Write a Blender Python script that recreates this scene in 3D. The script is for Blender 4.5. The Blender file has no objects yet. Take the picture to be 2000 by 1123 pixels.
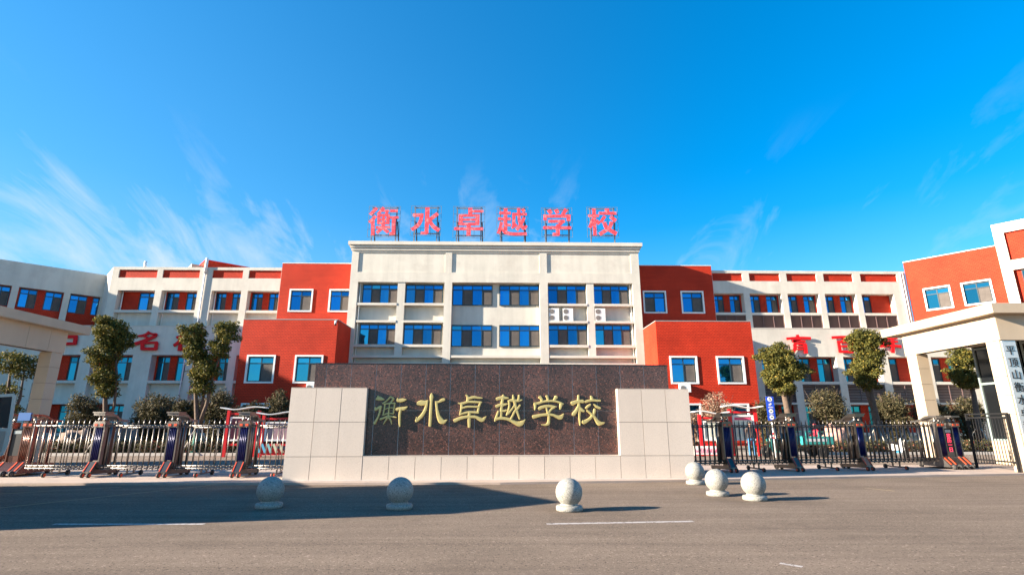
import bpy, math, random
import numpy as np
from mathutils import Vector, Matrix
R = math.radians
rnd = random.Random(7)
sc = bpy.context.scene
col = sc.collection

# ------------------------------------------------------------------ camera
cam_d = bpy.data.cameras.new('camera')
cam = bpy.data.objects.new('camera', cam_d); col.objects.link(cam)
cam_d.sensor_width = 36.0
cam_d.lens = 36.0 * 1028 / 2000
cam_d.clip_start = 0.05; cam_d.clip_end = 3000
cam.location = (0, 0, 1.6)
cam.rotation_euler = (R(90 + 14.56), 0, R(-1.2))
sc.camera = cam

# ------------------------------------------------------------------ light
SUN_EL = 17.5; SUN_AZ = 11.6            # light travels towards +X and a little towards +Y
EXPOSURE = 2.1
to_sun = Vector((-math.cos(R(SUN_AZ)) * math.cos(R(SUN_EL)), -math.sin(R(SUN_AZ)) * math.cos(R(SUN_EL)), math.sin(R(SUN_EL))))
sd = bpy.data.lights.new('sun', 'SUN'); sd.energy = 5.0; sd.angle = R(0.5); sd.color = (1.0, 0.87, 0.71)
sun = bpy.data.objects.new('sun', sd); col.objects.link(sun)
sun.rotation_euler = to_sun.to_track_quat('Z', 'Y').to_euler()
world = bpy.data.worlds.new('World'); sc.world = world; world.use_nodes = True
nt = world.node_tree; nt.nodes.clear()
def N(t, **k):
    n = nt.nodes.new(t)
    for a, b in k.items(): setattr(n, a, b)
    return n
def K(a, b): nt.links.new(a, b)
sky = N('ShaderNodeTexSky', sky_type='NISHITA'); sky.sun_disc = False
sky.sun_elevation = R(SUN_EL); sky.sun_rotation = R(270 - SUN_AZ)
sky.air_density = 1.0; sky.dust_density = 0.15; sky.ozone_density = 2.5
hs = N('ShaderNodeHueSaturation'); hs.inputs['Saturation'].default_value = 1.72; hs.inputs['Value'].default_value = 1.0; hs.inputs['Hue'].default_value = 0.503
gm = N('ShaderNodeGamma'); gm.inputs['Gamma'].default_value = 0.80; K(sky.outputs[0], gm.inputs['Color']); K(gm.outputs[0], hs.inputs['Color'])
tc = N('ShaderNodeTexCoord'); sep = N('ShaderNodeSeparateXYZ'); K(tc.outputs['Generated'], sep.inputs[0])
def M(op, a, b=None, c=None, clamp=False):
    n = N('ShaderNodeMath', operation=op); n.use_clamp = clamp
    for i, v in enumerate((a, b, c)):
        if v is None: continue
        if isinstance(v, (int, float)): n.inputs[i].default_value = v
        else: K(v, n.inputs[i])
    return n.outputs[0]
def MR(src, a0, a1, b0, b1):
    n = N('ShaderNodeMapRange', interpolation_type='SMOOTHSTEP'); K(src, n.inputs[0])
    for k_, v_ in zip((1, 2, 3, 4), (a0, a1, b0, b1)): n.inputs[k_].default_value = v_
    return n.outputs[0]
sx, sy, sz_ = sep.outputs[0], sep.outputs[1], sep.outputs[2]
zc = M('MAXIMUM', sz_, 0.0)
fan = M('DIVIDE', sx, M('ADD', zc, 0.55))          # cirrus fanning up from low in the north
cmb = N('ShaderNodeCombineXYZ'); K(M('MULTIPLY', fan, 8.0), cmb.inputs[0]); K(M('MULTIPLY', sy, 2.2), cmb.inputs[1]); K(M('MULTIPLY', zc, 5.0), cmb.inputs[2])
n1 = N('ShaderNodeTexNoise'); n1.inputs['Scale'].default_value = 0.9; n1.inputs['Detail'].default_value = 8; n1.inputs['Roughness'].default_value = 0.60; n1.inputs['Distortion'].default_value = 0.8
K(cmb.outputs[0], n1.inputs['Vector'])
westlow = M('MULTIPLY', MR(sx, 0.05, -0.55, 0.0, 1.0), MR(sz_, 0.42, 0.24, 0.0, 1.0))
thr = M('SUBTRACT', 0.525, M('MULTIPLY', westlow, 0.115))
wisp = M('MULTIPLY', M('SUBTRACT', n1.outputs[0], thr), 3.6, clamp=True)
wisp = M('MULTIPLY', wisp, M('MULTIPLY', MR(sz_, 0.50, 0.30, 0.0, 1.0), MR(sx, 0.6, -0.3, 0.40, 0.95)))
veil = M('ADD', M('MULTIPLY', MR(sx, 0.45, -1.1, 0.0, 0.55), MR(sz_, 0.85, 0.1, 0.25, 1.0)), MR(sz_, 0.45, 0.0, 0.0, 0.30))
mv = N('ShaderNodeMix', data_type='RGBA'); K(veil, mv.inputs['Factor']); K(hs.outputs[0], mv.inputs['A']); mv.inputs['B'].default_value = (0.85, 1.75, 2.6, 1)
mx = N('ShaderNodeMix', data_type='RGBA'); K(wisp, mx.inputs['Factor']); K(mv.outputs['Result'], mx.inputs['A']); mx.inputs['B'].default_value = (2.0, 2.35, 2.65, 1)
bg = N('ShaderNodeBackground'); bg.inputs['Strength'].default_value = 0.090
K(mx.outputs['Result'], bg.inputs[0]); wo = N('ShaderNodeOutputWorld'); K(bg.outputs[0], wo.inputs[0])
sc.view_settings.view_transform = 'Standard'; sc.view_settings.look = 'None'
sc.view_settings.exposure = EXPOSURE; sc.view_settings.gamma = 1.0; sc.view_settings.use_curve_mapping = False
sc.render.engine = 'CYCLES'; sc.cycles.max_bounces = 5; sc.cycles.use_denoising = True

# ------------------------------------------------------------------ helpers
class MB:
    """collects geometry, builds one mesh"""
    def __init__(s): s.v = []; s.f = []; s.sm = []
    def add(s, vs, fs, smooth=False):
        o = len(s.v); s.v += [tuple(v) for v in vs]; s.f += [tuple(i + o for i in f) for f in fs]; s.sm += [smooth] * len(fs); return s
    def box(s, x0, x1, y0, y1, z0, z1, m=None):
        vs = [(x0,y0,z0),(x1,y0,z0),(x1,y1,z0),(x0,y1,z0),(x0,y0,z1),(x1,y0,z1),(x1,y1,z1),(x0,y1,z1)]
        if m: vs = [m @ Vector(v) for v in vs]
        return s.add(vs, [(0,3,2,1),(4,5,6,7),(0,1,5,4),(1,2,6,5),(2,3,7,6),(3,0,4,7)])
    def bar(s, a, b, w, h=None, up=(0,0,1)):
        a = Vector(a); b = Vector(b); h = h or w; d = (b - a).normalized(); up = Vector(up)
        if abs(d.dot(up)) > .98: up = Vector((0,1,0))
        x = d.cross(up).normalized(); y = x.cross(d).normalized(); vs = []
        for p in (a, b):
            for i, j in ((-1,-1),(1,-1),(1,1),(-1,1)): vs.append(p + x*w*.5*i + y*h*.5*j)
        return s.add(vs, [(0,1,2,3)[::-1],(4,5,6,7),(0,1,5,4),(1,2,6,5),(2,3,7,6),(3,0,4,7)])
    def tube(s, pts, rs, n=10, cap=True):
        pts = [Vector(p) for p in pts]
        if isinstance(rs, (int, float)): rs = [rs] * len(pts)
        vs = []; fs = []; px = None
        for i, p in enumerate(pts):
            d = (pts[min(i+1, len(pts)-1)] - pts[max(i-1, 0)]).normalized()
            if px is None: px = d.orthogonal().normalized()
            px = (px - d * px.dot(d)).normalized(); py = d.cross(px)
            for k in range(n):
                t = 2*math.pi*k/n; vs.append(p + (px*math.cos(t) + py*math.sin(t)) * rs[i])
        for i in range(len(pts)-1):
            for k in range(n):
                a = i*n+k; b = i*n+(k+1) % n; fs.append((a, b, b+n, a+n))
        s.add(vs, fs, True)
        if cap:
            o = len(s.v) - len(vs); s.f += [tuple(o+k for k in range(n))[::-1], tuple(o+len(vs)-n+k for k in range(n))]; s.sm += [False]*2
        return s
    def lathe(s, prof, c=(0,0,0), n=24, axis='z'):
        vs = []; fs = []
        for r, z in prof:
            for k in range(n):
                t = 2*math.pi*k/n
                p = (r*math.cos(t), r*math.sin(t), z)
                if axis == 'y': p = (p[0], z, p[1])
                if axis == 'x': p = (z, p[0], p[1])
                vs.append((c[0]+p[0], c[1]+p[1], c[2]+p[2]))
        for i in range(len(prof)-1):
            for k in range(n): a = i*n+k; b = i*n+(k+1) % n; fs.append((a,b,b+n,a+n))
        s.add(vs, fs, True); o = len(s.v)-len(vs)
        s.f += [tuple(o+k for k in range(n))[::-1], tuple(o+len(vs)-n+k for k in range(n))]; s.sm += [False]*2
        return s
    def plate(s, x0, x1, z0, z1, y, d, holes=()):
        """wall plate facing -y with rectangular holes, front at y, thickness d"""
        xs = sorted({x0, x1, *[min(max(q, x0), x1) for h in holes for q in h[:2]]}); zs = sorted({z0, z1, *[min(max(q, z0), z1) for h in holes for q in h[2:]]})
        solid = {}
        for i in range(len(xs)-1):
            for j in range(len(zs)-1):
                cx = (xs[i]+xs[i+1])/2; cz = (zs[j]+zs[j+1])/2
                solid[i, j] = not any(h[0] < cx < h[1] and h[2] < cz < h[3] for h in holes)
        for (i, j), ok in solid.items():
            if not ok: continue
            a, b, e, f = xs[i], xs[i+1], zs[j], zs[j+1]
            s.add([(a,y,e),(b,y,e),(b,y,f),(a,y,f)], [(0,1,2,3)])
            s.add([(a,y+d,e),(b,y+d,e),(b,y+d,f),(a,y+d,f)], [(3,2,1,0)])
            if not solid.get((i-1, j)): s.add([(a,y,e),(a,y,f),(a,y+d,f),(a,y+d,e)], [(0,1,2,3)])
            if not solid.get((i+1, j)): s.add([(b,y,e),(b,y,f),(b,y+d,f),(b,y+d,e)], [(3,2,1,0)])
            if not solid.get((i, j-1)): s.add([(a,y,e),(b,y,e),(b,y+d,e),(a,y+d,e)], [(3,2,1,0)])
            if not solid.get((i, j+1)): s.add([(a,y,f),(b,y,f),(b,y+d,f),(a,y+d,f)], [(0,1,2,3)])
        return s
    def mesh(s, name, mat=None):
        me = bpy.data.meshes.new(name); me.from_pydata(s.v, [], s.f); me.polygons.foreach_set('use_smooth', s.sm)
        if mat: me.materials.append(mat)
        me.update(); return me
    def build(s, name, mat, parent=None, **kw): return link(name, s.mesh(name, mat), parent, **kw)

def link(name, me, parent=None, loc=None, rot=None, scale=None, label=None, kind=None, cat=None, group=None):
    o = bpy.data.objects.new(name, me); col.objects.link(o)
    if parent: o.parent = parent
    if loc: o.location = loc
    if rot: o.rotation_euler = rot
    if scale: o.scale = scale
    if label: o['label'] = label
    if kind: o['kind'] = kind
    if cat: o['category'] = cat
    if group: o['group'] = group
    return o
def thing(name, label, cat, loc=(0,0,0), rz=0.0, group=None):
    o = link(name, None, None, loc, (0,0,rz), label=label, cat=cat, group=group); o.empty_display_size = .2; return o
def kids(o): return [c for c in bpy.data.objects if c.parent == o]
CH = {}
def copy_tree(o, loc, label, rz=None, parent=None):
    ch = {}
    for c in bpy.data.objects:
        if c.parent: ch.setdefault(c.parent.name, []).append(c)
    def rec(src, par):
        c = src.copy(); col.objects.link(c)
        if par: c.parent = par
        for k in ch.get(src.name, []): rec(k, c)
        return c
    c = rec(o, None); c.location = loc
    if rz is not None: c.rotation_euler = (0, 0, rz)
    c['label'] = label
    return c

# ------------------------------------------------------------------ materials
def mat(name, base, rough=.7, metal=0.0, spec=.5, var=0.0, vscale=3.0, bump=0.0, bscale=40.0, speck=None, coords='Object', streak=0.0, emit=None, detail=4, dirt=None, objvar=0.0, sweep=0.0):
    m = bpy.data.materials.new(name); m.use_nodes = True; t = m.node_tree; nd = t.nodes; b = nd['Principled BSDF']
    b.inputs['Roughness'].default_value = rough; b.inputs['Metallic'].default_value = metal; b.inputs['Specular IOR Level'].default_value = spec
    b.inputs['Base Color'].default_value = (*base, 1)
    c = nd.new('ShaderNodeTexCoord').outputs[coords]; out = None
    def nz(scale, det, vec=c, rg=.6):
        n = nd.new('ShaderNodeTexNoise'); n.inputs['Scale'].default_value = scale; n.inputs['Detail'].default_value = det; n.inputs['Roughness'].default_value = rg
        t.links.new(vec, n.inputs['Vector']); return n.outputs[0]
    def ramp(src, stops):
        r = nd.new('ShaderNodeValToRGB'); t.links.new(src, r.inputs[0]); e = r.color_ramp.elements
        while len(e) < len(stops): e.new(.5)
        for q, (p, cc) in zip(e, stops): q.position = p; q.color = (*cc, 1)
        return r.outputs[0]
    def mixc(a, bb, f, mode='MIX'):
        n = nd.new('ShaderNodeMix'); n.data_type = 'RGBA'; n.blend_type = mode
        for k, v in (('A', a), ('B', bb), ('Factor', f)):
            if isinstance(v, (int, float)): n.inputs[k].default_value = v
            elif isinstance(v, tuple): n.inputs[k].default_value = (*v, 1)
            else: t.links.new(v, n.inputs[k])
        return n.outputs['Result']
    if var:
        lo = tuple(x*(1-var) for x in base); hi = tuple(min(1, x*(1+var)) for x in base)
        out = ramp(nz(vscale, detail), [(.3, lo), (.7, hi)])
    if streak:
        mp = nd.new('ShaderNodeMapping'); t.links.new(c, mp.inputs[0]); mp.inputs['Scale'].default_value = (.9, .9, .07)
        s_ = ramp(nz(1.6, 5, mp.outputs[0]), [(.32, (1-streak,)*3), (.60, (1, 1, 1))])
        out = mixc(out if out is not None else tuple(base), s_, 1.0, 'MULTIPLY')
    if speck:
        for (cc, sc_, thr) in speck:
            f = ramp(nz(sc_, 2, rg=.75), [(thr, (0,0,0)), (thr+.06, (1,1,1))])
            out = mixc(out if out is not None else tuple(base), tuple(cc), f)
    if dirt:
        f = ramp(nz(dirt[1], 6, rg=.7), [(.5, (0,0,0)), (.75, (1,1,1))])
        out = mixc(out if out is not None else tuple(base), tuple(dirt[0]), f)
    if sweep:
        mp = nd.new('ShaderNodeMapping'); t.links.new(c, mp.inputs[0]); mp.inputs['Scale'].default_value = (.12, 2.2, 1)
        s_ = ramp(nz(1.3, 6, mp.outputs[0]), [(.35, (1-sweep,)*3), (.65, (1+sweep,)*3)]); out = mixc(out if out is not None else tuple(base), s_, 1.0, 'MULTIPLY')
    if objvar:
        oi = nd.new('ShaderNodeObjectInfo'); r = nd.new('ShaderNodeMapRange'); t.links.new(oi.outputs['Random'], r.inputs[0]); r.inputs[3].default_value = 1-objvar; r.inputs[4].default_value = 1+objvar
        cc_ = nd.new('ShaderNodeCombineXYZ')
        for i_ in range(3): t.links.new(r.outputs[0], cc_.inputs[i_])
        out = mixc(out if out is not None else tuple(base), cc_.outputs[0], 1.0, 'MULTIPLY')
    if out is not None: t.links.new(out, b.inputs['Base Color'])
    if bump:
        bp = nd.new('ShaderNodeBump'); bp.inputs['Strength'].default_value = bump; bp.inputs['Distance'].default_value = .02
        t.links.new(nz(bscale, 4), bp.inputs['Height']); t.links.new(bp.outputs[0], b.inputs['Normal'])
    if emit: b.inputs['Emission Color'].default_value = (*emit[:3], 1); b.inputs['Emission Strength'].default_value = emit[3]
    return m

def brick_mat(name, c1, c2, mortar, bw=.26, bh=.125):
    m = bpy.data.materials.new(name); m.use_nodes = True; t = m.node_tree; nd = t.nodes; b = nd['Principled BSDF']
    c = nd.new('ShaderNodeTexCoord').outputs['Object']; s = nd.new('ShaderNodeSeparateXYZ'); t.links.new(c, s.inputs[0])
    a = nd.new('ShaderNodeMath'); a.operation = 'ADD'; t.links.new(s.outputs[0], a.inputs[0]); t.links.new(s.outputs[1], a.inputs[1])
    q = nd.new('ShaderNodeCombineXYZ'); t.links.new(a.outputs[0], q.inputs[0]); t.links.new(s.outputs[2], q.inputs[1])
    k = nd.new('ShaderNodeTexBrick'); t.links.new(q.outputs[0], k.inputs['Vector']); k.inputs['Scale'].default_value = 1.0
    k.inputs['Brick Width'].default_value = bw; k.inputs['Row Height'].default_value = bh; k.inputs['Mortar Size'].default_value = .015; k.inputs['Mortar Smooth'].default_value = .3
    k.inputs['Color1'].default_value = (*c1, 1); k.inputs['Color2'].default_value = (*c2, 1); k.inputs['Mortar'].default_value = (*mortar, 1)
    n = nd.new('ShaderNodeTexNoise'); n.inputs['Scale'].default_value = .55; n.inputs['Detail'].default_value = 6; t.links.new(c, n.inputs['Vector'])
    r = nd.new('ShaderNodeMapRange'); t.links.new(n.outputs[0], r.inputs[0]); r.inputs[1].default_value = .3; r.inputs[2].default_value = .7; r.inputs[3].default_value = .82; r.inputs[4].default_value = 1.12
    mx = nd.new('ShaderNodeMix'); mx.data_type = 'RGBA'; mx.blend_type = 'MULTIPLY'; mx.inputs['Factor'].default_value = 1
    t.links.new(k.outputs['Color'], mx.inputs['A']); t.links.new(r.outputs[0], mx.inputs['B']); t.links.new(mx.outputs['Result'], b.inputs['Base Color'])
    bp = nd.new('ShaderNodeBump'); bp.inputs['Strength'].default_value = .6; bp.inputs['Distance'].default_value = .01; bp.invert = True
    t.links.new(k.outputs['Fac'], bp.inputs['Height']); t.links.new(bp.outputs[0], b.inputs['Normal']); b.inputs['Roughness'].default_value = .7; b.inputs['Specular IOR Level'].default_value = .15
    return m

def glass_mat(name, tint, rough=.03, wav=.09, wscale=1.6):
    m = bpy.data.materials.new(name); m.use_nodes = True; t = m.node_tree; nd = t.nodes; b = nd['Principled BSDF']
    b.inputs['Metallic'].default_value = .92; b.inputs['Roughness'].default_value = rough
    oi = nd.new('ShaderNodeObjectInfo'); r = nd.new('ShaderNodeMapRange'); t.links.new(oi.outputs['Random'], r.inputs[0]); r.inputs[3].default_value = .62; r.inputs[4].default_value = 1.2
    mx = nd.new('ShaderNodeMix'); mx.data_type = 'RGBA'; mx.blend_type = 'MULTIPLY'; mx.inputs['Factor'].default_value = 1; mx.inputs['A'].default_value = (*tint, 1)
    t.links.new(r.outputs[0], mx.inputs['B']); t.links.new(mx.outputs['Result'], b.inputs['Base Color'])
    g = nd.new('ShaderNodeNewGeometry'); n = nd.new('ShaderNodeTexNoise'); n.inputs['Scale'].default_value = wscale; n.inputs['Detail'].default_value = 1; t.links.new(g.outputs['Position'], n.inputs['Vector'])
    bp = nd.new('ShaderNodeBump'); bp.inputs['Strength'].default_value = wav; bp.inputs['Distance'].default_value = .05
    t.links.new(n.outputs[0], bp.inputs['Height']); t.links.new(bp.outputs[0], b.inputs['Normal'])
    return m

def leaf_mat(name, c1, c2, c3=None):
    m = bpy.data.materials.new(name); m.use_nodes = True; t = m.node_tree; nd = t.nodes; b = nd['Principled BSDF']
    g = nd.new('ShaderNodeNewGeometry'); r = nd.new('ShaderNodeValToRGB'); t.links.new(g.outputs['Random Per Island'], r.inputs[0])
    r.color_ramp.elements[0].color = (*c1, 1); r.color_ramp.elements[1].color = (*c2, 1); r.color_ramp.elements[1].position = .88
    if c3: e = r.color_ramp.elements.new(.96); e.color = (*c3, 1)
    t.links.new(r.outputs[0], b.inputs['Base Color']); b.inputs['Roughness'].default_value = .7; b.inputs['Specular IOR Level'].default_value = .25
    tr = nd.new('ShaderNodeBsdfTranslucent'); t.links.new(r.outputs[0], tr.inputs[0]); ms = nd.new('ShaderNodeMixShader'); ms.inputs[0].default_value = .22
    t.links.new(b.outputs[0], ms.inputs[1]); t.links.new(tr.outputs[0], ms.inputs[2]); t.links.new(ms.outputs[0], nd['Material Output'].inputs[0])
    return m

M_cream = mat('cream_render', (.62, .58, .50), .9, spec=.2, dirt=((.50, .455, .39), .55), var=.07, vscale=.45, bump=.25, bscale=60, streak=.13)
M_cream2 = mat('cream_render_smooth', (.62, .57, .49), .85, spec=.2, var=.06, vscale=.7, streak=.07)
M_brick = brick_mat('red_brick_tile', (.57, .044, .016), (.50, .036, .013), (.24, .016, .008))
M_white = mat('white_trim', (.74, .73, .70), .5, var=.05, vscale=2)
M_frame = mat('dark_window_frame', (.015, .035, .045), .35)
M_glass = glass_mat('blue_mirror_glass', (.02, .22, .50))
M_glass3 = glass_mat('wing_teal_glass', (.012, .20, .34))
M_glass2 = glass_mat('pale_teal_glass', (.04, .36, .54))
M_dglass = glass_mat('dark_booth_glass', (.07, .08, .085), .04, .02)
M_screen = mat('insect_screen', (.10, .085, .075), .9, var=.15, vscale=3)
M_louver = mat('brown_louver_metal', (.12, .075, .072), .5)
M_roof = mat('roof_concrete', (.3, .29, .28), .9, var=.1)
M_granite = mat('pale_granite', (.62, .52, .43), .6, var=.04, vscale=.5, speck=[((.30, .24, .20), 60, .60), ((.78, .70, .60), 45, .63)], streak=.06, bump=.12, bscale=120, objvar=.04)
M_dark = mat('dark_red_granite', (.062, .034, .030), .25, var=.45, vscale=.9, objvar=.22, speck=[((.12, .048, .036), 15, .54), ((.014, .010, .010), 22, .55), ((.36, .16, .12), 26, .63)], spec=.5)
M_core = mat('mortar_core', (.10, .09, .085), .95)
M_core2 = mat('pale_joint_grout', (.62, .55, .50), .9)
M_gold = mat('gold_leaf_lettering', (.60, .48, .19), .45, metal=.45, var=.08, vscale=5)
M_redm = mat('red_weathered_sheet', (.72, .055, .075), .5, var=.12, vscale=1.5, dirt=((.80, .42, .42), 3.5))
M_redl = mat('red_acrylic_letter', (.66, .010, .014), .6, spec=.15, var=.05)
M_steelg = mat('galvanised_steel', (.20, .22, .25), .5, metal=.5)
M_sphere = mat('grey_granite', (.265, .255, .225), .6, speck=[((.08, .085, .08), 45, .56), ((.42, .42, .37), 38, .60)], var=.08, vscale=4, bump=.08, bscale=90)
M_cladd = mat('beige_stone_cladding', (.45, .355, .25), .6, var=.05, vscale=.9, bump=.08, bscale=30, streak=.06)
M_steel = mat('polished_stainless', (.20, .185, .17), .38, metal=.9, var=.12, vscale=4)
M_steelr = mat('darker_stainless', (.13, .115, .10), .30, metal=.9, var=.12, vscale=4)  # darker stainless tone for the right gate and the cart bodies
M_steelk = mat('dark_stainless', (.07, .055, .045), .35, metal=.8)
M_blue = mat('blue_anodised_panel', (.001, .004, .065), .3, metal=.3, var=.25, vscale=9)
M_orange = mat('orange_reflector', (.60, .07, .02), .4)
M_black = mat('black_plastic', (.012, .012, .013), .4)
M_rubber = mat('black_rubber', (.02, .02, .02), .8)
M_bark = mat('tree_bark', (.10, .068, .048), .9, var=.3, vscale=9, bump=.5, bscale=25)
M_wrap = mat('teal_trunk_wrap', (.04, .30, .26), .7, var=.1, vscale=8)
M_stake = mat('bamboo_stake', (.5, .44, .36), .7)
M_leaf = leaf_mat('camphor_leaves', (.030, .038, .009), (.150, .138, .027), (.32, .22, .04))
M_leafd = leaf_mat('shrub_leaves', (.030, .032, .014), (.10, .082, .038), (.17, .13, .07))
M_leafb = leaf_mat('bare_brown_shrub', (.15, .085, .055), (.36, .23, .16), (.45, .32, .22))
M_leafh = leaf_mat('hedge_leaves', (.03, .038, .014), (.11, .09, .04), (.25, .06, .04))
M_rock = mat('brown_boulder', (.22, .155, .12), .85, var=.35, vscale=1.8, bump=.9, bscale=5)
M_rockp = mat('pink_boulder', (.45, .25, .19), .85, var=.3, vscale=1.8, bump=.9, bscale=5)
M_redp = mat('red_painted_steel', (.62, .008, .012), .4)
M_pale = mat('pale_grey_steel_sheet', (.62, .64, .66), .35)
M_teal = mat('teal_paint', (.03, .33, .30), .35)
M_truck = mat('truck_white_paint', (.42, .47, .44), .3, var=.05)
M_box = mat('cargo_box_panel', (.6, .6, .6), .5)
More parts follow.
